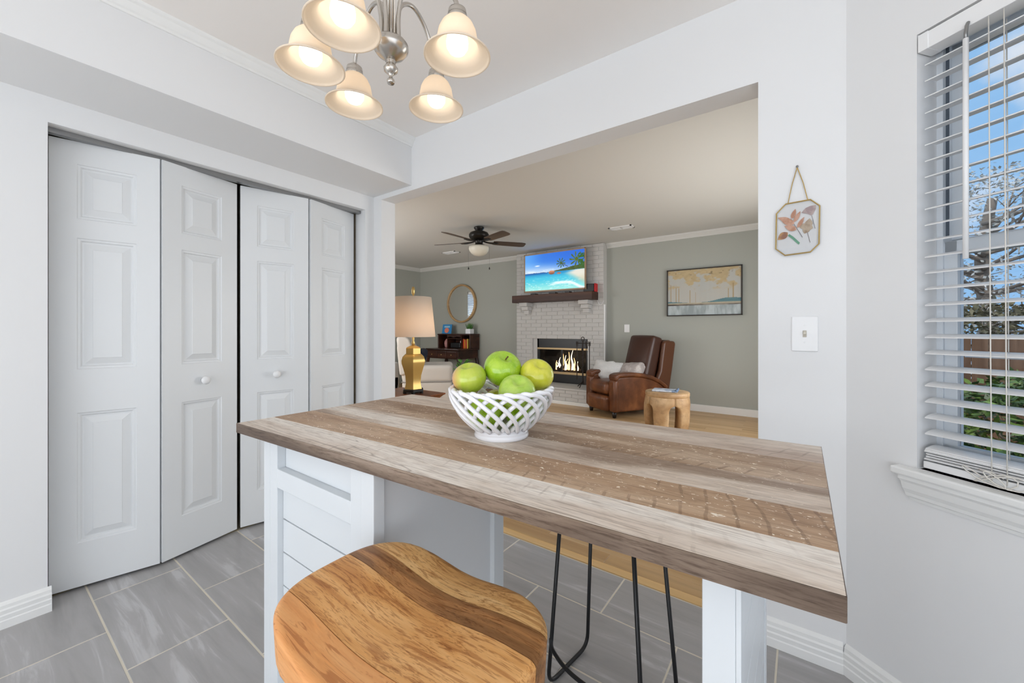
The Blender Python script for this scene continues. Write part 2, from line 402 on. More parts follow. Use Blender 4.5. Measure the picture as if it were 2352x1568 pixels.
def panel_mesh(z0, z1):
    b = MB(); a0, a1, c0, c1 = PX0+0.0225, PX1-0.0225, z0+0.0225, z1-0.0225
    r = [(0,0.0119),(0.026,0.0030),(0.028,0.0014)]
    for (i0,d0),(i1,d1) in zip(r, r[1:]):
        b.add(ring(a0+i0,a1-i0,c0+i0,c1-i0,d0)+ring(a0+i1,a1-i1,c0+i1,c1-i1,d1), [(k,(k+1)%4,4+(k+1)%4,4+k) for k in range(4)])
    b.add(ring(a0+0.028,a1-0.028,c0+0.028,c1-0.028,0.0014), [(0,1,2,3)])
    b.add(ring(a0,a1,c0,c1,0.0119), [(3,2,1,0)])
    return b.mesh('raised_panel', M['door'])
leaf_me = leaf_mesh(); pan_me = [panel_mesh(*p) for p in PZ]
knob_me = MB().lathe([(0.007,0),(0.007,0.012),(0.012,0.016),(0.0165,0.022),(0.017,0.028),(0.013,0.034),(0.006,0.0365),(0.0005,0.037)], 20).mesh('knob', M['plastic_w'], True)
def bifold(name, p, label):
    r_ = root(name, (p[0][0][0], p[0][0][1], 0.014), 0, label, None, None, 'structure')
    for (a, b, kn) in p:
        th = math.atan2(b[1]-a[1], b[0]-a[0])
        L = inst('door_leaf', leaf_me, r_, (a[0]-p[0][0][0], a[1]-p[0][0][1], 0), (0,0,th))
        for q in pan_me: inst('raised_panel', q, L)
        if kn: inst('knob', knob_me, L, (0.181, 0, 0.884), (R(90),0,0), (1.3,1.3,1.15))
bifold('door_1', [((-2.643,0.216),(-2.562,0.572),False), ((-2.560,0.578),(-2.646,0.934),True)], 'pair of white folding closet door leaves farther from the living room opening')
bifold('door_2', [((-2.646,0.948),(-2.560,1.306),True), ((-2.558,1.316),(-2.640,1.676),False)], 'pair of white folding closet door leaves nearer the living room opening')

# ------------------------------------------------------------------ window, sill, blind
glass = bpy.data.materials.new('window_glass'); glass.use_nodes = True
gn = glass.node_tree; gn.nodes.remove(gn.nodes['Principled BSDF'])
tr = gn.nodes.new('ShaderNodeBsdfTransparent'); gl = gn.nodes.new('ShaderNodeBsdfGlossy'); gl.inputs['Roughness'].default_value = 0.02
fr = gn.nodes.new('ShaderNodeFresnel'); fr.inputs['IOR'].default_value = 1.3; mx = gn.nodes.new('ShaderNodeMixShader')
gn.links.new(fr.outputs[0], mx.inputs[0]); gn.links.new(tr.outputs[0], mx.inputs[1]); gn.links.new(gl.outputs[0], mx.inputs[2])
gn.links.new(mx.outputs[0], gn.nodes['Material Output'].inputs['Surface']); M['glass'] = glass
M['vinyl'] = mat('white_vinyl', S(222,228,234), 0.35); M['vinyl_d'] = mat('grey_vinyl_track', S(84,94,106), 0.5)
w1 = root('window_1', (BEX[0], BEX[1], 0), 0, 'white double hung window in the angled wall', None, None, 'structure')
w1.matrix_world = BM.copy()
def wpart(name, boxes, mt, parent=w1, bevel=0.0015):
    b = MB()
    for q in boxes: b.box(*q)
    return b.build(name, mt, parent, bevel=bevel)
wpart('window_frame', [(SW0,SW0+0.014,0.085,0.16,ZW0,ZW1),(SW1-0.014,SW1,0.085,0.16,ZW0,ZW1),(SW0,SW1,0.085,0.16,ZW1-0.02,ZW1),(SW0,SW1,0.085,0.16,ZW0,ZW0+0.025)], M['vinyl'])
wpart('track', [(SW0+0.014,SW0+0.019,0.098,0.104,1.44,ZW1-0.02)], M['vinyl_d'], bevel=0)
us = wpart('upper_sash', [(SW0+0.014,SW0+0.04,0.125,0.15,1.40,ZW1-0.02),(SW1-0.04,SW1-0.014,0.125,0.15,1.40,ZW1-0.02),(SW0+0.014,SW1-0.014,0.125,0.15,ZW1-0.05,ZW1-0.02),(SW0+0.014,SW1-0.014,0.125,0.15,1.40,1.435)], M['vinyl'])
ls = wpart('lower_sash', [(SW0+0.014,SW0+0.043,0.092,0.12,ZW0+0.025,1.425),(SW1-0.043,SW1-0.014,0.092,0.12,ZW0+0.025,1.425),(SW0+0.014,SW1-0.014,0.092,0.12,1.385,1.425),(SW0+0.014,SW1-0.014,0.092,0.12,ZW0+0.025,ZW0+0.07)], M['vinyl'])
wpart('pane', [(SW0+0.04,SW1-0.04,0.136,0.139,1.435,ZW1-0.05)], M['glass'], us, 0)
wpart('pane', [(SW0+0.043,SW1-0.043,0.104,0.107,ZW0+0.07,1.385)], M['glass'], ls, 0)
wpart('screen_bar', [(SW0+0.03,SW1-0.03,0.148,0.156,1.085,1.103)], M['vinyl'])
sill = MB(); sill.box(SW0-0.045, SW1+0.045, -0.04, 0.0, ZW0-0.022, ZW0); sill.box(SW0, SW1, 0.0, 0.09, ZW0-0.022, ZW0)
so = sill.build('window_sill', M['trim'], w1, bevel=0.005)
ap = [(0,0),(-0.032,0),(-0.032,-0.012),(-0.026,-0.020),(-0.022,-0.040),(-0.016,-0.052),(-0.014,-0.062),(-0.006,-0.066),(-0.005,-0.075),(0,-0.075)]
b = MB(); k = len(ap); vs = []
for s_ in (0, 1):
    for q in ap:
        s0 = (SW0-0.028+(-q[0])*-0.0+ (0.032+q[0])*0.5) if s_ == 0 else (SW1+0.028-(0.032+q[0])*0.5)
        vs.append((s0, q[0], ZW0-0.022+q[1]))
b.add(vs, [tuple(range(k)), tuple(range(2*k-1,k-1,-1))]+[(i,i+k,(i+1)%k+k,(i+1)%k) for i in range(k)])
b.build('sill_apron', M['trim'], w1)

M['slat'] = mat('white_faux_wood_slat', S(236,236,236), 0.35)
M['cord'] = mat('white_cord', S(226,222,214), 0.7)
bl = root('window_blind', (0,0,0), 0, 'white slatted venetian blind hanging in the window', 'blind'); bl.matrix_world = BM.copy()
BS0, BS1 = SW0+0.006, SW1-0.006
wpart('headrail', [(BS0,BS1,-0.002,0.052,1.975,2.023)], M['plastic_w'], bl)
wpart('end_cap', [(BS0-0.002,BS0+0.022,-0.004,0.054,1.974,2.024)], M['plastic_w'], bl)
def slat_mesh():
    b = MB(); n = 6; vs = []; w = 0.05; th = 0.0028
    for s_ in (BS0+0.008, BS1-0.004):
        for i in range(n+1):
            y = -w/2+w*i/n; z = 0.003*(1-(2*y/w)**2); vs.append((s_, y, z))
        for i in range(n, -1, -1):
            y = -w/2+w*i/n; z = 0.003*(1-(2*y/w)**2)-th; vs.append((s_, y, z))
    k = 2*(n+1)
    b.add(vs, [tuple(range(k)), tuple(range(2*k-1,k-1,-1))]+[(i,i+k,(i+1)%k+k,(i+1)%k) for i in range(k)])
    return b.mesh('slat', M['slat'])
sl_me = slat_mesh()
for k in range(25):
    inst('slat', sl_me, bl, (0, 0.032, 1.940-0.0465*k), (R(11)+R(random.uniform(-0.6,0.6)), 0, R(random.uniform(-0.1,0.1))))
for k in range(5):
    inst('slat', sl_me, bl, (0.0015*((k*7) % 3), 0.030+0.002*((k*5)%3), 0.794+0.0075*k), (R(1), 0, 0))
wpart('bottom_rail', [(BS0+0.006,BS1-0.004,0.004,0.056,0.766,0.786)], M['slat'], bl, 0.003)
wd = MB().tube([(0.309,-0.012,1.94),(0.309,-0.012,1.355)], 0.0058, 12).build('tilt_wand', M['plastic_w'], bl, True)
MB().tube([(0.309,-0.002,1.985),(0.309,-0.008,1.975),(0.309,-0.012,1.955),(0.309,-0.012,1.938)], 0.004, 8).build('wand_hook', M['steel'], bl, True)
for s_, y_ in ((0.346,0.001),(0.352,0.06),(0.372,0.004),(0.62,0.001),(0.62,0.06)):
    MB().tube([(s_,y_,1.975),(s_+0.002,y_,1.5),(s_+0.004,y_-0.001,1.1),(s_+0.006,y_,0.775)], 0.0013, 6).build('ladder_cord', M['cord'], bl, True)
lp = [(0.330+0.045*math.sin(q*1.9)+0.012*q*0.5, -0.004-0.004*math.sin(q*3), 0.785+0.018*math.cos(q*2.7)) for q in [i*0.25 for i in range(40)]]
MB().tube(lp, 0.0016, 6).build('looped_cord', M['cord'], bl, True)

# ------------------------------------------------------------------ worktop and island
def laminate(name, dark, midc, light, lo=0.36, hi=0.64, chips=0.0, saw=0.0, crack=0.0, grain=0.5, seed=0.0):
    m = mat(name, midc, 0.45, spec=0.3); t = NT(m)
    v = t.mapped((0.16,1,1), seed=False, loc=(seed,seed*0.3,0)); vf = t.mapped((0.045,1,1), seed=False, loc=(seed,0,0)); vm = t.mapped((0.30,1,1), seed=False, loc=(0,seed,0))
    big = t.noise(v, 8, 4, 0.55, 0.6); g = t.noise(vf, 260, 4, 0.75, 0.1); md = t.noise(vm, 42, 4, 0.65, 0.5)
    col = t.ramp(big, [(lo, dark), ((lo+hi)/2, midc), (hi, light)])
    col = t.mix(0.55, col, t.ramp(md, [(0.34, (0.66,0.60,0.55,1)), (0.50,(1,1,1,1))]), 'MULTIPLY')
    col = t.mix(grain, col, t.ramp(g, [(0.36, (0.40,0.34,0.30,1)), (0.50, (1,1,1,1)), (0.66, (1.12,1.12,1.12,1))]), 'MULTIPLY')
    if saw:
        w = t.n('TexWave', wave_type='BANDS', bands_direction='X'); w.inputs['Scale'].default_value = 9; w.inputs['Distortion'].default_value = 2.2; w.inputs['Detail'].default_value = 3; w.inputs['Detail Scale'].default_value = 1.5
        mpv = t.mapped((1,1,1), seed=False, loc=(seed*0.13,1.1,0)); mpv.node.inputs['Rotation'].default_value = (0,0,R(24 if seed > 10 else -14)); t.l(mpv, w.inputs['Vector'])
        msk = t.noise(t.mapped((0.5,1.6,1), seed=False, loc=(seed*1.7,0,0)), 6, 3)
        line = t.ramp(w.outputs['Fac'], [(0.02, (0.36,0.30,0.26,1)), (0.06, (1,1,1,1))])
        gate = t.ramp(msk, [(0.50, (0,0,0,1)), (0.60, (saw,saw,saw,1))])
        col = t.mix(gate, col, t.mix(1.0, col, line, 'MULTIPLY'))
    if crack:
        ck = t.noise(t.mapped((0.06,1,1), seed=False, loc=(seed,seed,0)), 12, 3, 0.5, 0.8)
        col = t.mix(crack, col, t.ramp(ck, [(0.494,(1,1,1,1)),(0.4990,(0.35,0.3,0.27,1)),(0.504,(1,1,1,1))]), 'MULTIPLY')
    if chips:
        ch = t.noise(t.mapped((0.6,1,1), seed=False, loc=(seed*2,0,0)), 120, 3, 0.6, 1.0); area_ = t.noise(t.mapped((1,1,1), seed=False, loc=(seed*3,0,0)), 3.4, 2)
        a_ = t.ramp(area_, [(0.36,(0,0,0,1)),(0.54,(chips,chips,chips,1))])
        spots = t.ramp(ch, [(0.635,(0,0,0,1)),(0.655,(1,1,1,1))])
        col = t.mix(t.mix(1.0, a_, spots, 'MULTIPLY'), col, S(244,232,214))
    t.l(col, t.b.inputs['Base Color'])
    return m
Lp = laminate('weathered_pale_board', S(188,168,152), S(220,206,192), S(238,230,220), crack=0.8, saw=0.3, grain=0.5, seed=1.3)
Lb = laminate('weathered_brown_board', S(150,118,92), S(178,146,116), S(202,174,146), chips=1.0, saw=0.45, grain=0.5, seed=4.1)
Lg = laminate('weathered_mixed_board', S(158,136,118), S(210,193,176), S(234,225,214), 0.40, 0.56, chips=0.5, grain=0.5, seed=8.7)
Ls = laminate('weathered_sawn_board', S(142,114,92), S(170,142,116), S(198,174,150), chips=0.9, saw=0.55, grain=0.5, seed=12.9)
Lq = laminate('weathered_grey_board', S(196,176,160), S(218,203,188), S(232,223,212), chips=0.2, saw=0.4, grain=0.5, seed=17.2)
edge_m = laminate('weathered_edge_band', S(96,80,68), S(122,105,91), S(148,131,116), 0.4, 0.6, grain=0.8, seed=23.0)
wt = root('worktop', (-0.6,0.75,0.889), 0, 'weathered wood look worktop with a white lattice bowl on it', 'worktop')
TX0, TX1 = -1.235, 0.0345
def yskew(x): return 0.0435*(x-TX0)
def slab(b, xa, xb, ya, yb, za, zb):
    vs = []
    for z in (za, zb):
        for x, y in ((xa,ya),(xb,ya),(xb,yb),(xa,yb)): vs.append((x+0.6, y+yskew(x)-0.75, z-0.889))
    return b.add(vs, [(0,3,2,1),(4,5,6,7),(0,1,5,4),(1,2,6,5),(2,3,7,6),(3,0,4,7)])
slab(MB(), TX0+0.001, TX1-0.001, 0.435, 1.031, 0.8895, 0.9125).build('core', edge_m, wt)
cuts = [0.4335, 0.527, 0.640, 0.752, 0.893, 1.0325]
for i, mm in enumerate((Lp, Lb, Lg, Ls, Lq)):
    slab(MB(), TX0, TX1, cuts[i]+(0.0002 if i else 0.0012), cuts[i+1]-0.0002, 0.910, 0.914).build('board', mm, wt, bevel=0.0004, seg=1)
slab(MB(), TX0, TX1, 0.4325, 0.4347, 0.889, 0.9138).build('edge_band', edge_m, wt)
slab(MB(), TX1-0.001, TX1+0.0006, 0.4335, 1.0325, 0.889, 0.9138).build('edge_band', edge_m, wt)
slab(MB(), TX0-0.0006, TX0+0.001, 0.4335, 1.0325, 0.889, 0.9138).build('edge_band', edge_m, wt)

isl = root('kitchen_island_base', (-0.9,0.68,0), 0, 'white painted island cabinet with lapped boards under the worktop', 'island base')
def ip(name, boxes, mt=None, bevel=0.0015):
    b = MB()
    for (a0,a1,c0,c1,z0,z1) in boxes: b.box(a0+0.9,a1+0.9,c0-0.68,c1-0.68,z0,z1)
    return b.build(name, mt or M['island'], isl, bevel=bevel)
ip('cabinet_body', [(-1.135,-0.682,0.49,0.878,0.0,0.8885)], M['islandg'])
ip('corner_post', [(-1.154,-1.118,0.468,0.505,0,0.8885)]); ip('corner_post', [(-1.118,-1.078,0.468,0.490,0,0.8885)])
ip('corner_post', [(-0.752,-0.712,0.468,0.492,0,0.8885)]); ip('corner_post', [(-0.712,-0.670,0.466,0.492,0,0.8885)])
ip('corner_post', [(-0.690,-0.668,0.838,0.880,0,0.8885)]); ip('corner_post', [(-1.154,-1.118,0.842,0.880,0,0.8885)])
ip('top_rail', [(-1.078,-0.752,0.4885,0.492,0.812,0.8885)])
ip('lapped_board', [(-1.086,-0.752,0.4685,0.492,0.764,0.812)])
zz = 0.764
while zz > 0.02:
    z0 = max(zz-0.0855, 0.0)
    ip('lapped_board', [(-1.078,-0.752,0.4825,0.492,z0+0.0035,zz)]); zz -= 0.0855
zz = 0.8885
while zz > 0.02:
    z0 = max(zz-0.0855, 0.0)
    ip('lapped_board', [(-1.148,-1.134,0.505,0.842,z0+0.0022,zz)]); zz -= 0.0855
lg = root('island_leg_panel', (-0.08,0.8,0), 0, 'white boarded leg panel under the right end of the worktop', 'leg panel')
def gp(name, a0,a1,c0,c1,z0,z1): return MB().box(a0+0.08,a1+0.08,c0-0.8,c1-0.8,z0,z1).build(name, M['island'], lg, bevel=0.0012)
gp('corner_post', -0.101,-0.064,0.545,0.585,0,0.8885); gp('corner_post', -0.101,-0.064,1.04,1.08,0,0.8885)
gp('trim_strip', -0.064,-0.058,0.545,0.575,0,0.8885)
zz = 0.8885
while zz > 0.02:
    z0 = max(zz-0.0855, 0.0)
    gp('lapped_board', -0.098,-0.066,0.585,1.04,z0+0.002,zz); zz -= 0.0855

# ------------------------------------------------------------------ bar stools
def mango(name, dark, midc, light, seed, pores=0.5):
    m = mat(name, midc, 0.42, spec=0.4); t = NT(m)
    v = t.mapped((0.075,1,1), seed=False, loc=(seed,seed*0.7,0)); vf = t.mapped((0.06,1,1), seed=False, loc=(seed,0,seed))
    big = t.noise(v, 20, 5, 0.6, 1.2); fine = t.noise(vf, 420, 3, 0.7, 0.2); lines = t.noise(v, 95, 3, 0.6, 1.4)
    col = t.ramp(big, [(0.30, dark), (0.48, midc), (0.66, light)])
    col = t.mix(pores, col, t.ramp(fine, [(0.38,(0.40,0.26,0.14,1)),(0.46,(1,1,1,1))]), 'MULTIPLY')
    col = t.mix(0.6, col, t.ramp(lines, [(0.38,(0.50,0.33,0.20,1)),(0.46,(1,1,1,1)),(0.62,(1,1,1,1)),(0.72,(1.12,1.1,1.05,1))]), 'MULTIPLY')
    t.l(col, t.b.inputs['Base Color']); t.bump(fine, 0.15, 0.0006)
    return m
MG = [mango('mango_wood_orange', S(198,128,68), S(222,154,92), S(232,172,112), 3.1, 0.12),
      mango('mango_wood_golden', S(190,126,66), S(220,162,98), S(236,186,126), 7.7, 0.55),
      mango('mango_wood_dark', S(112,78,48), S(158,112,70), S(206,148,92), 11.3, 0.5),
      mango('mango_wood_pale', S(198,144,84), S(224,174,112), S(238,198,140), 17.9, 0.55)]
SA, SB = 0.2, 0.134
def seat_z(x, y):
    return 0.018*math.sin(PI/2*min(1.0, abs(x)/0.16))**2 * (0.8+0.2*(y/SB)) - 0.006
def seat_strip(ya, yb, mt, parent):
    ny, nx = 10, 36; top = []; bot = []
    def half(y): return SA*(max(0.0, 1-abs(y/SB)**3.0))**(1/3.0)
    for j in range(ny+1):
        y = ya+(yb-ya)*j/ny; y = max(-SB*0.9995, min(SB*0.9995, y)); h = half(y)
        for i in range(nx+1):
            t_ = -math.cos(PI*i/nx); x = h*t_
            e = max(abs(x/SA)**3+abs(y/SB)**3, 0)            # edge rounding
            dr = 0.006*max(0.0, (e-0.86)/0.14)**2
            top.append((x, y, seat_z(x,y)-dr)); bot.append((x*0.985, y*0.985, -0.048))
    b = MB(); n = (nx+1); fs = []
    for j in range(ny):
        for i in range(nx):
            a = j*n+i; fs.append((a,a+1,a+n+1,a+n)); o = len(top); fs.append((o+a,o+a+n,o+a+n+1,o+a+1))
    o = len(top)
    for j in range(ny):
        for i in (0, nx):
            a = j*n+i; fs.append((a,a+n,o+a+n,o+a))
    for i in range(nx):
        for j in (0, ny):
            a = j*n+i; fs.append((a,a+1,o+a+1,o+a))
    b.add(top+bot, fs)
    return b.build('seat_strip', mt, parent, auto=50)
ST = root('bar_stool', (-0.4535,0.369,0.0), 0, 'bar stool with a carved orange wood saddle seat in the foreground', 'bar stool', 'wooden bar stools at the island')
sroot = bpy.data.objects.new('seat', None)   # seat strips sit under the stool directly
bpy.data.objects.remove(sroot)
yb_ = [-SB, -0.078, 0.030, 0.072, SB]
for i in range(4):
    s_ = seat_strip(yb_[i]+(0.0005 if i else 0), yb_[i+1]-(0.0005 if i < 3 else 0), MG[i], ST); s_.location.z = 0.762
def hairpin(sx):
    # one bent rod: near leg, floor runner, far leg
    tx, fx = 0.115*sx, 0.165*sx
    def bend(p, q, r_, n=6):
        return None
    pts = [(tx,-0.085,0.716)]
    c1 = Vector((fx,-0.105,0.008)); c2 = Vector((fx,0.125,0.008)); a = Vector((tx,-0.085,0.716)); d = Vector((tx,0.085,0.716))
    def fillet(c, p, q, r_):
        u = (p-c).normalized(); w = (q-c).normalized(); out = []
        for k in range(7):
            tt = k/6; s0 = c+u*r_*(1-tt); s1 = c+w*r_*tt; out.append(s0*(1-tt)+s1*tt)
        return out
    pts = [a]+fillet(c1,a,c2,0.05)+fillet(c2,c1,d,0.05)+[d]
    return MB().tube(pts, 0.0064, 10).build('leg_frame', M['black'], ST, True)
hairpin(-1); hairpin(1)
fb = spline([(-0.156,-0.101,0.165),(-0.14,-0.112,0.142),(-0.08,-0.122,0.122),(0,-0.125,0.118),(0.08,-0.122,0.122),(0.14,-0.112,0.142),(0.156,-0.101,0.165)], 6)
MB().tube(fb, 0.0064, 10).build('foot_bar', M['black'], ST, True)
MB().box(-0.13,0.13,-0.095,0.095,0.709,0.715).build('seat_plate', M['black'], ST)
ST2 = copy_tree(ST); ST2.location = (-0.490,1.200,0); ST2.rotation_euler = (0,0,R(-8))
ST2['label'] = 'bar stool tucked behind the island, black hairpin legs visible below the worktop'

# ------------------------------------------------------------------ bowl and apples
BC = Vector((-0.578,0.753,0.914))
bw = root('fruit_bowl', BC, 0, 'white ceramic lattice bowl full of green apples', 'bowl')
MB().lathe([(0.050,0.0),(0.0625,0.0),(0.0645,0.003),(0.0645,0.008),(0.0625,0.0105),(0.0635,0.013),(0.0635,0.017),(0.060,0.021),(0.052,0.0225),(0.050,0.0225)], 48, cap=False).build('foot_ring', M['ceramic'], bw, True)
MB().lathe([(0.0,0.012),(0.052,0.012),(0.060,0.016),(0.062,0.022),(0.058,0.026),(0.05,0.024),(0.0,0.022)], 48, cap=False).build('base', M['ceramic'], bw, True)
def bowl_r(z):
    t_ = (z-0.02)/0.093; t_ = max(0, min(1, t_))
    return 0.059+0.061*math.sin(t_*PI/2)**0.85
NS = 19; DEL = R(60)
def strand(inner_off=0.0075):
    pts = []; n = 16
    for k in range(n+1):
        t_ = k/n; z = 0.022+0.091*(1-(1-t_)**1.35); z = 0.022+0.091*math.sin(t_*PI/2)**1.1
        a = -DEL*(t_**0.95); r = bowl_r(z)+0.001; pts.append((r*math.cos(a), r*math.sin(a), z))
    a0 = -DEL
    for k in range(1, 5):
        q = k/5; a = a0-R(9)*q; r = bowl_r(0.113)+0.001-inner_off*q; pts.append((r*math.cos(a), r*math.sin(a), 0.113+0.002*math.sin(q*PI)))
    for k in range(n+1):
        t_ = 1-k/n; z = 0.022+0.091*math.sin(t_*PI/2)**1.1; z = min(z, 0.112)
        a = a0-R(9)-DEL*((1-t_)**1.05); r = bowl_r(z)-inner_off; pts.append((r*math.cos(a), r*math.sin(a), z))
    return MB().tube(pts, 0.0051, 8).mesh('strand', M['ceramic'], True)
st_me = strand()
for k in range(NS): inst('strand', st_me, bw, rot=(0,0,2*PI*k/NS))

def apple_mat(name, c1, c2, blush=None, lent=0.6):
    m = mat(name, c1, 0.2, coat=0.5); t = NT(m)
    v = t.mapped((1,1,0.5), k=4.0); n1 = t.noise(v, 2.2, 4, 0.55)
    col = t.ramp(n1, [(0.35, c1), (0.65, c2)])
    if blush:
        tc = t.n('TexCoord'); sp = t.n('SeparateXYZ'); t.l(tc.outputs['Object'], sp.inputs[0])
        n2 = t.n('MapRange'); n2.inputs['From Min'].default_value = -0.25; n2.inputs['From Max'].default_value = -1.0; t.l(sp.outputs['X'], n2.inputs['Value'])
        col = t.mix(n2.outputs[0], col, blush)
    vo = t.n('TexVoronoi'); vo.inputs['Scale'].default_value = 16; t.l(v, vo.inputs['Vector'])
    col = t.mix(t.ramp(vo.outputs['Distance'], [(0.10,(lent,lent,lent,1)),(0.16,(0,0,0,1))]), col, S(226,236,150))
    t.l(col, t.b.inputs['Base Color']); return m
AM = {'g': apple_mat('green_apple_skin', S(142,184,26), S(172,204,54)), 'y': apple_mat('yellow_green_apple_skin', S(196,196,44), S(214,210,74), lent=0.2),
      'b': apple_mat('blushed_green_apple_skin', S(172,192,54), S(192,204,78), S(232,160,110), 0.2), 'p': apple_mat('pale_green_apple_skin', S(158,196,62), S(184,210,92), lent=0.3)}
stem_m = mat('brown_apple_stem', S(96,70,40), 0.7)
def apple_mesh(mt):
    b = MB(); pr_ = []; n = 22
    for k in range(n+1):
        a = PI*k/n
        r = math.sin(a)**0.9*1.0; z = -math.cos(a)
        r *= 1+0.06*math.cos(a)*-1*0.9
        zz = z*0.86
        top = max(0, 1-(r/0.42)**2)
        if z > 0: zz -= 0.24*top**1.5
        else: zz += 0.14*top**1.5
        pr_.append((max(r,0.002), zz))
    return b.lathe(pr_, 32, cap=True).mesh('apple', mt, True)
apple_me = {k: apple_mesh(v_) for k, v_ in AM.items()}
astem = MB().tube(spline([(0,0,0.55),(0.02,0.01,0.7),(0.07,0.02,0.86)], 5), [0.035]*10+[0.05], 8).mesh('stem', stem_m, True)
fwd = Vector((-0.5878,0.809,0)); rgt = Vector((0.809,0.5878,0))
def apple(kind, rr, ff, z, s_, rot, label, stem=True):
    o = bpy.data.objects.new('apple', apple_me[kind]); C.objects.link(o)
    p = Vector((BC.x,BC.y,0))+rgt*rr+fwd*ff; o.location = (p.x,p.y,z); o.rotation_euler = rot; o.scale = (s_,s_,s_)
    tag(o, label, 'apple', 'apples in the lattice bowl')
    if stem: inst('stem', astem, o)
    return o
apple('b', -0.077, 0.005, 1.050, 0.0410, (R(20),R(-6),R(30)), 'green apple with a pink blush, leftmost on the lattice bowl', False)
apple('g', 0.002, 0.034, 1.070, 0.0470, (R(28),R(26),R(20)), 'large bright green apple on top of the bowl, stem showing')
apple('p', 0.036, -0.047, 1.024, 0.0425, (R(22),R(30),0), 'pale green apple at the front of the bowl rim', False)
apple('y', 0.085, 0.022, 1.056, 0.0415, (R(18),R(34),0), 'yellow apple, rightmost on the lattice bowl', False)
apple('g', -0.038, -0.032, 0.978, 0.040, (R(80),0,R(50)), 'green apple low in the bowl under the blushed one')
apple('g', 0.046, -0.008, 0.973, 0.039, (R(60),R(40),0), 'green apple low in the bowl under the pale front one')
apple('y', -0.012, 0.052, 0.978, 0.039, (R(10),R(40),0), 'yellow green apple low at the back of the bowl')

# ------------------------------------------------------------------ chandelier
CHX, CHY = -0.806, 0.609
ch = root('chandelier', (CHX,CHY,0), 0, 'brushed nickel chandelier with five frosted bell shades', 'chandelier')
shade_m = bpy.data.materials.new('frosted_alabaster_glass'); shade_m.use_nodes = True; t = NT(shade_m)
t.b.inputs['Base Color'].default_value = S(250,238,222); t.b.inputs['Roughness'].default_value = 0.35
tl = t.n('BsdfTranslucent'); tl.inputs['Color'].default_value = S(255,242,222); ms = t.n('MixShader'); ms.inputs[0].default_value = 0.42
t.l(t.b.outputs[0], ms.inputs[1]); t.l(tl.outputs[0], ms.inputs[2]); t.l(ms.outputs[0], t.t.nodes['Material Output'].inputs['Surface'])
def emit(name, col, st):
    m = bpy.data.materials.new(name); m.use_nodes = True; n = m.node_tree; n.nodes.remove(n.nodes['Principled BSDF'])
    e = n.nodes.new('ShaderNodeEmission'); e.inputs['Color'].default_value = col; e.inputs['Strength'].default_value = st
    n.links.new(e.outputs[0], n.nodes['Material Output'].inputs['Surface']); return m
M['bulb'] = emit('lit_bulb', (1.0,0.94,0.85,1), 3.3)
MB().lathe([(0.0005,1.762),(0.008,1.763),(0.0095,1.768),(0.008,1.773),(0.004,1.777),(0.005,1.783),(0.009,1.787),(0.016,1.793),(0.017,1.800),(0.012,1.807),(0.010,1.812),(0.013,1.816),(0.010,1.820)], 32).build('finial', M['nickel'], ch, True)
MB().lathe([(0.010,1.819),(0.018,1.824),(0.032,1.833),(0.041,1.845),(0.042,1.850),(0.040,1.853),(0.041,1.857),(0.036,1.864),(0.024,1.868),(0.014,1.870)], 40).build('hub', M['nickel'], ch, True)
MB().lathe([(0.0095,1.868),(0.0095,2.38),(0.012,2.385),(0.055,2.41),(0.062,2.43),(0.062,2.4445)], 24).build('stem', M['nickel'], ch, True)
RR = 0.172
arm_p = spline([(0.022,0,1.866),(0.021,0,1.92),(0.034,0,1.975),(0.075,0,2.005),(0.118,0,1.99),(0.150,0,1.95),(0.168,0,1.915),(RR,0,1.896)], 6)
arm_me = MB().tube(arm_p, 0.0052, 10).mesh('arm', M['nickel'], True)
hold_me = MB().lathe([(0.006,1.900),(0.012,1.899),(0.020,1.892),(0.0215,1.884),(0.0205,1.880),(0.0225,1.878),(0.0225,1.868),(0.019,1.866)], 28).mesh('shade_holder', M['nickel'], True)
sp_o = [(0.019,1.872),(0.027,1.868),(0.036,1.858),(0.0425,1.844),(0.0455,1.828),(0.0475,1.815),(0.052,1.805),(0.062,1.797),(0.071,1.792),(0.0752,1.7885),(0.0755,1.786)]
sp = sp_o+[(r-0.0032,z-0.0005) for r, z in reversed(sp_o)]
shade_me = MB().lathe(sp, 40, cap=False).mesh('shade', shade_m, True)
bulb_me = MB().lathe([(0.010,1.868),(0.011,1.858),(0.016,1.848),(0.0225,1.834),(0.0250,1.820),(0.0240,1.808),(0.018,1.798),(0.009,1.793),(0.0005,1.792)], 24).mesh('bulb', M['bulb'], True)
for k in range(5):
    rk, ak = ((0.183,224),(0.157,286),(0.180,16.5),(0.175,98.4),(0.198,172))[k]; rz = R(ak); at_ = (rk*math.cos(rz), rk*math.sin(rz), 0)
    inst('arm', arm_me, ch, rot=(0,0,rz), scale=(rk/RR,1,1)); inst('shade_holder', hold_me, ch, at_); inst('shade', shade_me, ch, at_); inst('bulb', bulb_me, ch, at_)

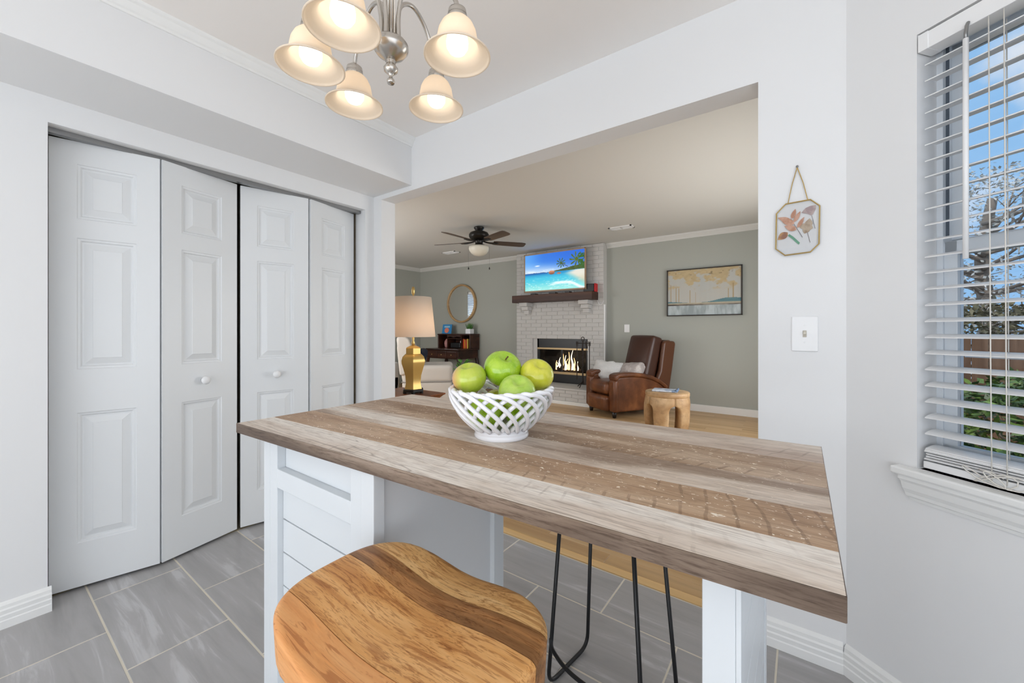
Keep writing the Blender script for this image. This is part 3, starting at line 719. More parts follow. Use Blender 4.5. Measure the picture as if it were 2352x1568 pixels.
# ------------------------------------------------------------------ pressed flower frame and switch on the wall
hf = root('hanging_frame', (-0.012,WY,0), 0, 'brass octagonal glass frame of pressed leaves hanging by a chain', 'picture frame')
FX, FZ = 0.064, 0.095; fcz = 1.532; tilt = R(3.0)
def fpt(x, z, y=-0.008):
    return (x*math.cos(tilt)+z*math.sin(tilt)*0, y, fcz+z+x*math.sin(tilt))
octo = [(-0.064,-0.065),(-0.036,-0.093),(0.038,-0.093),(0.062,-0.068),(0.064,0.064),(0.038,0.092),(-0.034,0.093),(-0.062,0.064)]
MB().tube([fpt(*p) for p in octo], 0.0026, 6, closed=True).build('brass_rim', M['brass'], hf)
clear = glass
gb = MB(); vs = [fpt(x,z,-0.0095) for x, z in octo]+[fpt(x,z,-0.0065) for x, z in octo]; n = 8
gb.add(vs, [tuple(range(n)), tuple(range(2*n-1,n-1,-1))]+[(i,i+n,(i+1)%n+n,(i+1)%n) for i in range(n)]); gb.build('glass_pane', M['glass'], hf)
MB().tube([(-0.027,-0.008,fcz+0.094),(-0.015,-0.006,fcz+0.16),(0.0,-0.004,1.750)], 0.0016, 6).build('chain', M['brass'], hf)
MB().tube([(0.030,-0.008,fcz+0.096),(0.017,-0.006,fcz+0.16),(0.0,-0.004,1.750)], 0.0016, 6).build('chain', M['brass'], hf)
MB().lathe([(0.0005,-0.012),(0.004,-0.010),(0.004,-0.006),(0.002,-0.005),(0.002,0.0)], 12, m=Matrix.Translation((0,0,1.752)) @ Matrix.Rotation(R(-90),4,'X')).build('nail', M['steel'], hf)
lf_m = mat('dried_copper_leaf', S(222,172,146), 0.7, var=(60, S(198,142,112), 0.4, 0.6)); lf2 = mat('dried_mauve_petal', S(206,184,178), 0.7, var=(50, S(176,152,152), 0.4, 0.6)); lf3 = mat('dried_olive_petal', S(200,180,156), 0.7, var=(60, S(176,152,128), 0.4, 0.6)); grn = mat('dried_green_stem', S(110,170,138), 0.6); lf4 = mat('dried_brown_bud', S(204,156,104), 0.7, var=(40, S(160,112,88), 0.45, 0.6)); stm = mat('thin_dried_stem', S(128,120,120), 0.7)
press_n = [0]
def press(name, pts, mt):
    press_n[0] += 1; y0 = -0.0062+0.00022*press_n[0]
    b = MB(); n = len(pts); vs = [fpt(x,z,y0) for x,z in pts]+[fpt(x,z,y0+0.00015) for x,z in pts]
    b.add(vs, [tuple(range(n)), tuple(range(2*n-1,n-1,-1))]+[(i,i+n,(i+1)%n+n,(i+1)%n) for i in range(n)]); return b.build(name, mt, hf)
def leafpts(x, z, ang, L, W, n=7):
    o = []; ca, sa = math.cos(ang), math.sin(ang)
    for k in range(n+1):
        q = k/n; o.append((q*L, W*math.sin(PI*q**0.8)*0.5))
    for k in range(n-1, 0, -1):
        q = k/n; o.append((q*L, -W*math.sin(PI*q**0.8)*0.5))
    return [(x+p[0]*ca-p[1]*sa, z+p[0]*sa+p[1]*ca) for p in o]
# sprig of copper leaves
for (x,z,a,L,W) in ((-0.018,0.030,155,0.045,0.016),(-0.008,0.016,150,0.048,0.022),(-0.002,-0.006,150,0.042,0.020),(-0.016,0.036,72,0.036,0.014),(-0.010,0.022,62,0.042,0.014),(0.000,0.000,60,0.042,0.013),(-0.022,0.022,140,0.034,0.018)):
    press('pressed_leaf', leafpts(x,z,R(a),L,W), lf_m)
press('pressed_stem', [(-0.020,0.038),(-0.0185,0.038),(0.016,-0.036),(0.0145,-0.0365)], stm)
press('pressed_petal', [(0.012,0.052),(0.024,0.066),(0.038,0.071),(0.054,0.070),(0.053,0.056),(0.045,0.040),(0.041,0.036),(0.030,0.045)], lf2)
press('pressed_stem', [(0.041,0.036),(0.0425,0.036),(0.052,-0.012),(0.0505,-0.012)], stm)
press('pressed_petal', leafpts(0.030,-0.006,R(80),0.034,0.024), lf3); press('pressed_petal', leafpts(0.030,0.0,R(165),0.028,0.020), lf3); press('pressed_petal', leafpts(0.032,-0.004,R(-20),0.014,0.018), lf3); press('pressed_petal', leafpts(0.03,-0.004,R(-115),0.022,0.022), lf3)
press('pressed_stem', [(0.028,-0.018),(0.0295,-0.018),(0.038,-0.058),(0.0365,-0.058)], stm)
press('pressed_bud', leafpts(-0.028,-0.010,R(-145),0.038,0.026), lf4)
press('pressed_stem', [(-0.028,-0.022),(-0.023,-0.017),(-0.012,-0.028),(0.008,-0.054),(0.004,-0.060),(-0.015,-0.036)], grn)

lsw = root('light_switch', (0.0095,WY,1.152), 0, 'white toggle light switch plate below the pressed leaf frame', 'light switch')
MB().box(-0.0385,0.0385,-0.006,0,-0.0625,0.0625).build('plate', M['plastic_w'], lsw, bevel=0.004, seg=3)
MB().box(-0.0055,0.0055,-0.008,-0.005,-0.012,0.012).build('toggle_frame', mat('tan_switch_slot', S(196,188,172), 0.5), lsw, bevel=0.001)
MB().box(-0.004,0.004,-0.018,-0.005,-0.002,0.008).build('toggle', mat('ivory_toggle', S(214,206,190), 0.4), lsw, bevel=0.001)
scr = MB().lathe([(0.0001,-0.0075),(0.003,-0.0072),(0.0032,-0.006)], 12, m=Matrix.Rotation(R(-90),4,'X')).mesh('screw', M['plastic_w'])
for z in (0.03,-0.03): inst('screw', MB().lathe([(0.0032,0.0055),(0.003,0.0068),(0.0002,0.0072)], 12, m=Matrix.Rotation(R(90),4,'X')).mesh('screw', M['plastic_w']), lsw, (0,0,z))

# ------------------------------------------------------------------ fireplace
FP0, FP1, FPY = -4.234, -2.52, 5.95
OX0, OX1, OZ0, OZ1 = -3.888, -2.80, 0.257, 1.03
fp = root('fireplace', (-3.432,FPY+0.1,0), 0, 'white painted brick fireplace with dark wood mantel and glass doors', 'fireplace')
def fpp(name, boxes, mt, parent=None, bevel=0.0):
    b = MB(); par = parent or fp
    for q in boxes: b.box(q[0]+3.377,q[1]+3.377,q[2]-FPY,q[3]-FPY,q[4],q[5])
    return b.build(name, mt, par, bevel=bevel)
g = 0.006
fpp('chimney_body', [(FP0+g,OX0,FPY+g,6.099,0,2.572),(OX1,FP1-g,FPY+g,6.099,0,2.572),(OX0,OX1,FPY+g,6.099,OZ1,2.572)], M['mortar'])
br_me = {}
def brick(x0, x1, y0, y1, z0, z1):
    key = (round(x1-x0,3), round(y1-y0,3), round(z1-z0,3))
    if key not in br_me:
        w, d, h = key; e = 0.004
        vs = [(0,d,0),(w,d,0),(w,d,h),(0,d,h),(0,e,0),(w,e,0),(w,e,h),(0,e,h),(e,0,e),(w-e,0,e),(w-e,0,h-e),(e,0,h-e)]
        br_me[key] = MB().add(vs, [(a+i,a+(i+1)%4,a+4+(i+1)%4,a+4+i) for a in (0,4) for i in range(4)]+[(8,9,10,11)]).mesh('brick', M['brickp'])
    inst('brick', br_me[key], fp, (x0+3.377, y0-FPY+random.uniform(-0.001,0.001), z0))
def course(xa, xb, z0, off, y0, y1, h=0.064):
    x = xa-off; segs = []
    while x < xb:
        a, b_ = max(x, xa), min(x+0.213, xb); x += 0.2175
        if b_-a > 0.03: brick(a, b_, y0, y1, z0, z0+h)
zz = 0.262; r_ = 0
while zz < 2.56:
    h = min(0.064, 2.572-zz); off = 0.0 if r_ % 2 else 0.109
    if zz+h > OZ0 and zz+0.02 < OZ1: 
        course(FP0, OX0, zz, off, FPY-0.002, FPY+0.04, h); course(OX1, FP1, zz, off, FPY-0.002, FPY+0.04, h)
    else: course(FP0, FP1, zz, off, FPY-0.002, FPY+0.04, h)
    zz += 0.0685; r_ += 1
HY = 5.43
fpp('hearth_core', [(FP0,FP1,HY+0.008,FPY,0.0,0.225)], M['mortar'])
for k in range(3): course(FP0, FP1, 0.058+0.0575*k, 0.109*(k%2), HY, HY+0.05, 0.052)
fpp('hearth_slab', [(FP0-0.005,FP1+0.005,HY-0.01,FPY+0.01,0.228,0.257)], M['brickp'], bevel=0.004)
fpp('hearth_baseboard', [(FP0,FP1,HY-0.014,HY+0.01,0.0,0.055)], M['trim'], bevel=0.003)
M['darkwood'] = wood('dark_walnut_beam', S(46,26,18), S(68,40,28), S(92,58,40), 0.45, 50, 0.05, 0, 0.2, 3.0, 0.6)
fpp('mantel', [(-4.172,-2.612,5.715,5.955,1.655,1.782)], M['darkwood'], bevel=0.006)
for cx_ in (-3.965, -2.795):
    cb = fpp('corbel', [(cx_-0.085,cx_+0.085,5.76,5.955,1.590,1.655),(cx_-0.068,cx_+0.068,5.815,5.955,1.523,1.588),(cx_-0.052,cx_+0.052,5.87,5.955,1.448,1.521)], M['brickp'], bevel=0.005)
M['soot'] = mat('sooty_firebrick', S(34,31,28), 0.9, bump=(20,0.5), var=(9, S(70,64,56), 0.5, 0.75))
fpp('firebox', [(OX0,OX1,6.42,6.46,OZ0,OZ1),(OX0-0.02,OX0+0.02,6.05,6.44,OZ0,OZ1),(OX1-0.02,OX1+0.02,6.05,6.44,OZ0,OZ1),(OX0,OX1,6.05,6.44,OZ1-0.02,OZ1+0.02),(OX0,OX1,6.05,6.44,OZ0-0.03,OZ0+0.004)], M['soot'])
M['brassd'] = mat('aged_brass_bar', S(186,160,120), 0.4, 0.6)
fr_ = fpp('door_surround', [(-3.806,-3.775,6.0,6.03,OZ0,1.012),(-2.84,-2.802,6.0,6.03,OZ0,1.012),(-3.806,-2.802,6.0,6.03,0.855,1.012),(-3.806,-2.802,6.0,6.03,OZ0,0.40)], M['black'], bevel=0.003)
fpp('door_bar', [(-3.806,-2.802,5.992,6.0,0.825,0.857)], M['brassd'], bevel=0.002); fpp('door_bar', [(-3.806,-2.802,5.992,6.0,0.402,0.442)], M['brassd'], bevel=0.002)
for a0, a1 in ((-3.775,-3.31),(-3.306,-2.84)):
    gp_ = fpp('glass_door', [(a0,a0+0.014,6.004,6.02,0.44,0.826),(a1-0.014,a1,6.004,6.02,0.44,0.826)], M['black'])
    fpp('pane', [(a0+0.014,a1-0.014,6.009,6.013,0.44,0.826)], M['glass'], gp_)
fpp('jamb_side', [(OX0-0.001,-3.806,5.99,6.03,OZ0,OZ1)], M['brickp']); fpp('lintel_strip', [(OX0,OX1,6.0,6.04,1.012,OZ1+0.001)], M['black'])

fire = root('log_fire', (-3.355,6.32,OZ0+0.004), 0, 'burning logs with flames behind the fireplace glass', 'fire')
M['bark'] = mat('charred_log', S(62,44,34), 0.9, bump=(40,0.8,0.01), var=(14, S(24,18,15), 0.4, 0.6))
for (x,y,z,L,a,tlt) in ((0,0.03,0.19,0.5,0.1,0),(0.02,-0.05,0.16,0.44,-0.15,0),(-0.02,0.0,0.25,0.36,0.35,0.12)):
    c_, s_ = math.cos(a)*L/2, math.sin(a)*L/2
    MB().tube(spline([(x-c_,y-s_,z-tlt*0.3),(x,y,z+0.008),(x+c_,y+s_,z+tlt*0.3)],5), 0.042, 10).build('log', M['bark'], fire, True)
gr = MB()
for k in range(7): gr.tube([(-0.27+0.09*k,-0.10,0.11),(-0.27+0.09*k,0.12,0.11)], 0.008, 6)
gr.tube([(-0.3,-0.1,0.11),(0.3,-0.1,0.11)], 0.009, 6); gr.tube([(-0.3,0.11,0.11),(0.3,0.11,0.11)], 0.009, 6)
for x in (-0.26,0.26):
    for y in (-0.1,0.11): gr.tube([(x,y,0),(x,y,0.11)], 0.009, 6)
gr.build('grate', M['blackm'], fire)
M['flame'] = emit('flame_light', (1.0,0.55,0.22,1), 3.2); M['flame2'] = emit('flame_core_light', (1.0,0.80,0.52,1), 4.0); M['flame'].cycles.emission_sampling = 'NONE'; M['flame2'].cycles.emission_sampling = 'NONE'
fl = [(-0.20,0.16,0.2),(-0.14,0.22,0.5),(-0.08,0.34,-0.3),(-0.02,0.26,0.4),(0.05,0.32,-0.2),(0.10,0.36,0.6),(0.16,0.22,-0.4),(0.21,0.16,0.3),(0.0,0.2,0.8),(-0.17,0.13,-0.6)]
for i, (x,h,w) in enumerate(fl):
    y = -0.07+0.012*(i%3); z0 = 0.20
    pts = spline([(x,y,z0),(x+0.02*w,y,z0+h*0.3),(x-0.022*w,y,z0+h*0.65),(x+0.03*w,y,z0+h)], 5); n = len(pts)
    MB().tube(pts, [0.004+0.026*math.sin(PI*min(1,(k+2)/(n+1))**0.7)*(1-k/(n-1))**0.6 for k in range(n)], 8, flat=0.5).build('flame', M['flame2' if i % 2 else 'flame'], fire, True)

tl_ = root('fireplace_tool_set', (-2.80,5.76,0.257), 0, 'black wrought iron fireplace tool set standing on the hearth', 'tool set')
M['iron'] = mat('wrought_iron', S(58,50,46), 0.45, 0.6)
MB().tube([(0,0,0.06),(0,0,0.74)], 0.012, 8).build('stand_post', M['iron'], tl_)
tw = [(0.014*math.cos(q*1.4),0.014*math.sin(q*1.4),0.25+0.022*q) for q in range(18)]
MB().tube(spline(tw,3), 0.009, 6).build('twisted_grip', M['iron'], tl_, True)
MB().tube([(0.026*math.cos(q*PI/8),0,0.77+0.03*math.sin(q*PI/8)) for q in range(16)], 0.006, 6, closed=True).build('ring_handle', M['iron'], tl_, True)
for a in (30,150,270):
    MB().tube(spline([(0,0,0.09),(0.06*math.cos(R(a)),0.06*math.sin(R(a)),0.06),(0.13*math.cos(R(a)),0.11*math.sin(R(a)),0.007)],4), 0.008, 6).build('foot', M['iron'], tl_, True)
MB().tube([(-0.12,0,0.70),(0.12,0,0.70)], 0.006, 6).build('cross_bar', M['iron'], tl_)
for x, kind in ((-0.10,'poker'),(0.06,'shovel'),(0.115,'tongs')):
    b = MB(); b.tube([(x,0.0,0.72),(x,0.0,0.12)], 0.0065, 6); b.tube([(x-0.014,0,0.66),(x-0.014,0,0.73),(x+0.014,0,0.73),(x+0.014,0,0.66)], 0.005, 6)
    if kind == 'shovel': b.box(x-0.04,x+0.04,-0.004,0.004,0.05,0.15)
    b.build(kind, M['iron'], tl_)

# ------------------------------------------------------------------ painted panels (television picture, canvas)
def vnoise(x, y, s_=0):
    def h(i, j):
        q = (i*374761393+j*668265263+s_*974634777) & 0xffffffff; q = ((q ^ (q >> 13))*1274126177) & 0xffffffff; return ((q ^ (q >> 16)) & 0xffff)/65535
    i, j = math.floor(x), math.floor(y); fx, fy = x-i, y-j; fx = fx*fx*(3-2*fx); fy = fy*fy*(3-2*fy)
    return (h(i,j)*(1-fx)+h(i+1,j)*fx)*(1-fy)+(h(i,j+1)*(1-fx)+h(i+1,j+1)*fx)*fy
def fbm(x, y, s_=0): return 0.5*vnoise(x,y,s_)+0.27*vnoise(2*x,2*y,s_+1)+0.15*vnoise(4*x,4*y,s_+2)+0.08*vnoise(8*x,8*y,s_+3)
def sst(a, b, x): t_ = max(0,min(1,(x-a)/(b-a))); return t_*t_*(3-2*t_)
def lerp(a, b, t_): return [a[i]+(b[i]-a[i])*t_ for i in range(3)]
def picture(name, W, H, nx, ny, fn, emission, parent, y=0.0):
    vs = [((i/nx-0.5)*W, y, (j/ny-0.5)*H) for j in range(ny+1) for i in range(nx+1)]
    fs = [(j*(nx+1)+i, j*(nx+1)+i+1, (j+1)*(nx+1)+i+1, (j+1)*(nx+1)+i) for j in range(ny) for i in range(nx)]
    me = bpy.data.meshes.new(name); me.from_pydata(vs, [], fs)
    ca = me.color_attributes.new('print', 'FLOAT_COLOR', 'POINT'); buf = []
    for j in range(ny+1):
        for i in range(nx+1):
            c = fn(i/nx, j/ny); buf += [lin(max(0,min(255,c[0]))), lin(max(0,min(255,c[1]))), lin(max(0,min(255,c[2]))), 1.0]
    ca.data.foreach_set('color', buf)
    m = bpy.data.materials.new(name+'_print'); m.use_nodes = True; t = NT(m); at = t.n('VertexColor'); at.layer_name = 'print'
    if emission:
        t.b.inputs['Base Color'].default_value = (0.01,0.01,0.01,1); t.l(at.outputs['Color'], t.b.inputs['Emission Color']); m.cycles.emission_sampling = 'NONE'; t.b.inputs['Emission Strength'].default_value = emission; t.b.inputs['Roughness'].default_value = 0.3
    else:
        t.l(at.outputs['Color'], t.b.inputs['Base Color']); t.b.inputs['Roughness'].default_value = 0.6
    me.materials.append(m); o = bpy.data.objects.new(name, me); C.objects.link(o); o.parent = parent; return o
def palm(u, v, cx_, cy_, r_, seed):
    dx, dy = (u-cx_)*1.78, v-cy_; d = math.hypot(dx,dy)
    if d > r_: return 0
    a = math.atan2(dy,dx); k = 0.5+0.5*math.cos(a*9+seed+d*9)
    droop = 1-0.25*(dy < 0)
    return 1 if (k > 0.35+0.5*(d/r_)**1.3 or d < r_*0.25) else 0
def tv_pic(u, v):
    hz = 0.475+0.02*u
    if v > hz:
        t_ = (v-hz)/(1-hz); c = lerp([206,226,246],[54,128,228], sst(0,0.75,t_+0.25*u)); c = lerp(c,[40,96,212], 0.6*sst(0.4,1.2,u*0.8+t_*0.5))
        if u < 0.4: c = lerp(c, [124,196,255], 0.5*sst(0.35,0.0,u)*sst(0.05,0.5,t_))
        cl_ = sst(0.03,0.0,math.hypot((u-0.22)*0.55,(v-0.68)*1.4)-0.006)+0.7*sst(0.55,0.75,fbm(u*9,v*16,5))*sst(0.25,0.0,t_)
        c = lerp(c,[246,250,255],min(1,cl_))
        # hill
        hill = hz+0.11*sst(0.36,0.95,u)+0.03*(fbm(u*14,0.3,9)-0.5)
        if u > 0.33 and v < hill: c = lerp([38,60,26],[96,116,52],fbm(u*40,v*60,3))
        if u < 0.34 and v < hz+0.012*(0.6+fbm(u*30,0,2)): c = [70,110,150]
        if palm(u,v,0.625,0.70,0.135,0.6): c = lerp([30,60,12],[104,134,34],fbm(u*60,v*60,8))
        if palm(u,v,0.875,0.76,0.20,1.9) : c = lerp([40,70,10],[128,146,40],fbm(u*60,v*60,8))
        if u > 0.90 and v < 0.9 and fbm(u*22,v*22,4) > 0.42: c = lerp([24,70,24],[80,128,50],fbm(u*50,v*50,6))
        if abs(v-(0.70-(u-0.625)*1.0)) < 0.008 and 0.63 < u < 0.74: c = [70,50,30]
        return c
    t_ = (hz-v)/hz
    c = lerp([20,140,200],[60,196,226], sst(0,0.35,t_)); c = lerp(c,[150,232,226], sst(0.3,1.0,t_))
    c = lerp(c,[236,250,246], 0.55*sst(0.52,0.75,fbm(u*26,v*40,1))*sst(0.1,0.7,t_))
    if u < 0.4 and t_ < 0.12: c = lerp([14,88,168],c,t_/0.12)
    beach = sst(0.0,0.22,(u-0.62)-0.9*abs(t_-0.16)*0.6+0.15*t_*0.3)
    sand = lerp([246,232,214],[214,196,160], sst(0.1,0.8,t_)); c = lerp(c, sand, 0.92*beach*sst(0.0,0.05,t_+0.02))
    foam = sst(0.05,0.0,abs(v-(0.13+0.05*math.sin(u*5-1.6)-0.12*sst(0.75,1.0,u)))-0.02*fbm(u*18,v*18,7))*sst(0.42,0.55,u)
    c = lerp(c,[250,254,254],0.85*foam)
    for (a, b_, w, h) in ((0.47,0.468,0.052,0.05),(0.59,0.432,0.035,0.022)):
        if ((u-a)/w)**2+((v-b_)/h)**2 < 1: c = lerp([128,76,54],[222,150,116], fbm(u*40,v*40,2))
    return c
def rock_over(u, v): 
    c = tv_pic(u, v)
    if ((u-0.47)/0.052)**2+((v-0.468)/0.055)**2 < 1: c = lerp([128,76,54],[222,150,116], sst(0.42,0.52,v))
    return c
tv = root('television', (-3.411,5.89,2.167), 0, 'television in a pale wood frame showing a tropical beach', 'television')
M['tvframe'] = mat('pale_wood_bezel', S(176,148,122), 0.5)
TW, TH = 1.197, 0.674
b = MB()
b.box(-TW/2,TW/2,-0.004,0.03,-TH/2,-TH/2+0.026); b.box(-TW/2,TW/2,-0.004,0.03,TH/2-0.02,TH/2); b.box(-TW/2,-TW/2+0.02,-0.004,0.03,-TH/2,TH/2); b.box(TW/2-0.02,TW/2,-0.004,0.03,-TH/2,TH/2)
b.build('bezel', M['tvframe'], tv, bevel=0.003)
MB().box(-TW/2+0.004,TW/2-0.004,0.006,0.05,-TH/2+0.004,TH/2-0.004).build('back_shell', M['black'], tv, bevel=0.006)
MB().box(-0.25,0.25,0.05,0.158,-0.2,0.2).build('wall_mount', M['blackm'], tv)
scn = picture('screen', TW-0.04, TH-0.046, 220, 124, rock_over, 1.05, tv, 0.004); scn.location.z = 0.003
for x, w in ((-3.80,0.10),(-3.415,0.13),(-3.13,0.09)):
    o = MB().box(-w/2,w/2,-0.05,0.05,0,0.024).build('media_box', M['black'], None, bevel=0.004); o.location = (x,5.90,1.782)
    tag(o, {-3.80:'small black box on the mantel under the screen, left one',-3.415:'small black box on the mantel under the screen, middle one',-3.13:'small black box on the mantel under the screen, right one'}[x], 'media box', 'media boxes on the mantel')
spk = root('speaker', (-2.768,5.97,1.782), 0, 'black speaker with a bright red end on the mantel', 'speaker')
MB().box(-0.10,0.088,-0.05,0.05,0,0.13).build('speaker_body', M['black'], spk, bevel=0.012); MB().box(0.088,0.108,-0.052,0.052,0.0,0.135).build('red_end', M['red'], spk, bevel=0.008)
cab = MB().tube(spline([(-2.675,6.035,1.65),(-2.64,6.03,1.585),(-2.60,6.035,1.58),(-2.57,6.045,1.64)],6), 0.004, 6).build('speaker_cable', M['plastic_w'], None, True)
tag(cab, 'thin white cable drooping below the mantel end', 'cable')
o = MB().box(-2.574,-2.554,6.055,6.085,0.3,1.58).build('cable_cover', M['plastic_w'], None, bevel=0.003); tag(o, 'white vertical cable cover beside the chimney', 'cable cover')

art = root('landscape_painting', (-1.131,6.175,1.711), 0, 'black framed abstract lake landscape painting in gold and teal', 'painting')
AW, AH = 0.978, 0.679
b = MB(); f_ = 0.014
b.box(-AW/2,AW/2,-0.025,0.02,-AH/2,-AH/2+f_); b.box(-AW/2,AW/2,-0.025,0.02,AH/2-f_,AH/2); b.box(-AW/2,-AW/2+f_,-0.025,0.02,-AH/2,AH/2); b.box(AW/2-f_,AW/2,-0.025,0.02,-AH/2,AH/2)
b.build('frame', mat('dark_bronze_frame', S(44,38,34), 0.5), art, bevel=0.002)
def art_pic(u, v):
    c = lerp([182,186,184],[194,190,180], fbm(u*4,v*4,11)); c = lerp(c,[180,176,166],0.35*fbm(u*30,v*3,12))
    gold = sst(0.50,0.62, fbm(u*9,v*8,13)*0.85+0.42*(v-0.42)); c = lerp(c, lerp([178,152,108],[208,182,132],fbm(u*16,v*16,14)), 0.8*gold*sst(0.48,0.66,v))
    dk = sst(0.70,0.78,fbm(u*26,v*26,15))*sst(0.72,0.85,v); c = lerp(c,[110,96,72],0.6*dk)
    for (x,t0,w) in ((0.045,0.68,0.004),(0.12,0.62,0.004),(0.16,0.60,0.006),(0.32,0.55,0.006),(0.40,0.5,0.004),(0.84,0.55,0.005),(0.9,0.66,0.007)):
        if abs(u-x) < w and 0.25 < v < t0: c = lerp(c,[168,140,96],0.7)
    hl = 0.285+0.03*math.sin(u*7+2.0)*0.6+0.05*sst(0.55,0.85,u)
    if 0.262 < v < hl: c = lerp([70,112,126],[120,150,150],fbm(u*8,v*40,16))
    if 0.24 < v < 0.266: c = lerp([198,186,160],[170,160,138],fbm(u*20,v*5,17))
    if 0.205 < v < 0.24: c = lerp([50,42,36],[150,142,130],sst(0.3,0.6,fbm(u*5,v*30,18)))
    if v <= 0.205: c = lerp([188,198,200],[150,160,162],sst(0.35,0.7,fbm(u*14,v*3,19)))
    return c
picture('canvas', AW-2*f_, AH-2*f_, 170, 118, art_pic, 0, art, -0.012)
plt = MB().box(-0.042,0.042,-0.006,0,-0.062,0.062).build('wall_plate', M['plastic_w'], None, bevel=0.003); plt.location = (-2.244,6.1995,1.193)
tag(plt, 'blank white wall plate above the recliner', 'wall plate')

# ------------------------------------------------------------------ ceiling fan and vents
fan = root('ceiling_fan', (-3.54,4.11,0), R(126), 'dark bronze ceiling fan with five brown blades and glass bowl light', 'ceiling fan')
M['bronze'] = mat('oil_rubbed_bronze', S(36,33,30), 0.35, 0.4); M['blade'] = wood('brown_fan_blade', S(74,62,54), S(92,78,68), S(110,96,84), 0.5, 40, 0.06, 0, 0.05, 3, 0.3)
MB().lathe([(0.07,2.559),(0.07,2.548),(0.062,2.535),(0.045,2.512),(0.042,2.500)], 28).build('canopy', M['bronze'], fan, True)
MB().lathe([(0.045,2.505),(0.085,2.500),(0.122,2.484),(0.137,2.458),(0.137,2.438),(0.125,2.412),(0.095,2.394),(0.06,2.388)], 36).build('motor_housing', M['bronze'], fan, True)
MB().lathe([(0.06,2.392),(0.062,2.368),(0.05,2.350),(0.055,2.325),(0.075,2.312),(0.078,2.306)], 28).build('switch_housing', M['bronze'], fan, True)
fg = mat('white_frosted_bowl', S(226,222,208), 0.4)
MB().lathe([(0.06,2.308),(0.11,2.306),(0.136,2.294),(0.138,2.272),(0.128,2.238),(0.105,2.206),(0.07,2.184),(0.03,2.172),(0.001,2.169)], 32, cap=False).build('glass_bowl', fg, fan, True)
def blade_mesh():
    b = MB(); ol = [(0.20,0.050),(0.24,0.058),(0.40,0.064),(0.60,0.068),(0.645,0.060),(0.662,0.040)]
    pts = [(x,w) for x,w in ol]+[(x,-w) for x,w in reversed(ol)]; n = len(pts)
    mm = Matrix.Translation((0,0,2.362)) @ Matrix.Rotation(R(-12),4,'X')
    vs = [mm @ Vector((x,y,0.003)) for x,y in pts]+[mm @ Vector((x,y,-0.003)) for x,y in pts]
    b.add(vs, [tuple(range(n)), tuple(range(2*n-1,n-1,-1))]+[(i,i+n,(i+1)%n+n,(i+1)%n) for i in range(n)])
    return b.mesh('blade', M['blade'])
bl_me = blade_mesh()
bi = MB(); bi.tube(spline([(0.05,0,2.375),(0.09,0.014,2.366),(0.14,0.02,2.358),(0.20,0.03,2.355),(0.26,0.012,2.356)],4), 0.007, 6); bi.tube(spline([(0.05,0,2.375),(0.09,-0.014,2.366),(0.14,-0.02,2.358),(0.20,-0.03,2.355),(0.26,-0.012,2.356)],4), 0.007, 6); bi.box(0.20,0.27,-0.03,0.03,2.352,2.3575)
bi_me = bi.mesh('blade_iron', M['bronze'])
for k in range(5): inst('blade', bl_me, fan, rot=(0,0,2*PI*k/5)); inst('blade_iron', bi_me, fan, rot=(0,0,2*PI*k/5))
for s_ in (-1,1):
    v_ = Matrix.Rotation(-R(126)+R(36),4,'Z') @ Vector((0.142*s_,0,0))
    MB().tube([(v_.x,v_.y,2.30),(v_.x,v_.y,2.02)], 0.0012, 5).build('pull_chain', M['steel'], fan)
    MB().lathe([(0.002,2.022),(0.008,2.008),(0.009,1.996),(0.004,1.986)], 10, (v_.x,v_.y,0)).build('pull_knob', M['black'], fan, True)
def vent(x, y, label):
    v_ = root('ceiling_vent', (x,y,LZ), 0, label, 'vent', 'living room ceiling vents')
    b = MB(); b.box(-0.16,0.16,-0.075,-0.055,-0.012,0); b.box(-0.16,0.16,0.055,0.075,-0.012,0); b.box(-0.16,-0.14,-0.075,0.075,-0.012,0); b.box(0.14,0.16,-0.075,0.075,-0.012,0); b.box(-0.008,0.008,-0.06,0.06,-0.010,0)
    b.build('vent_frame', M['plastic_w'], v_)
    for k in range(6):
        MB().box(-0.142,0.142,-0.05+0.018*k,-0.044+0.018*k,-0.010,-0.002).build('louver', M['plastic_w'], v_)
vent(-2.0,5.31,'white ceiling vent near the chimney top'); vent(-5.15,5.2,'white ceiling vent behind the ceiling fan')

# ------------------------------------------------------------------ recliner, cushions, stump table
lea = mat('brown_leather', S(104,60,34), 0.34, bump=(90,0.25,0.003)); t = NT(lea); v = t.mapped((1,1,1), seed=False); n1 = t.noise(v, 5, 4)
t.l(t.ramp(n1, [(0.3,S(78,44,26)),(0.55,S(112,66,38)),(0.75,S(146,92,54))]), t.b.inputs['Base Color']); M['leather'] = lea
lead = mat('dark_brown_leather', S(70,42,30), 0.36, bump=(60,0.3,0.004)); M['leatherd'] = lead; M['leatherw'] = mat('wing_brown_leather', S(92,56,36), 0.36)
M['legwood'] = mat('black_wood_foot', S(30,24,22), 0.4)
rec = root('recliner', (-1.955,4.99,0), math.atan2(-0.53,0.85), 'brown leather recliner armchair angled beside the fireplace', 'armchair')
def pm(name, prof, x0, x1, mt, bev=0.02):   # profile in (y,z), extruded over x
    b = MB(); n = len(prof); vs = [(x0,p[0],p[1]) for p in prof]+[(x1,p[0],p[1]) for p in prof]
    b.add(vs, [tuple(range(n)), tuple(range(2*n-1,n-1,-1))]+[(i,i+n,(i+1)%n+n,(i+1)%n) for i in range(n)])
    o = b.build(name, mt, rec, bevel=bev, seg=3); sharp(o.data, 40); return o
side = [(0,0.09),(0,0.52),(0.06,0.545),(0.25,0.55),(0.42,0.535),(0.58,0.50),(0.72,0.44),(0.84,0.355),(0.88,0.30),(0.88,0.09)]
for x0 in (-0.13,-0.68): pm('arm_side', side, x0, x0+0.13, M['leather'])
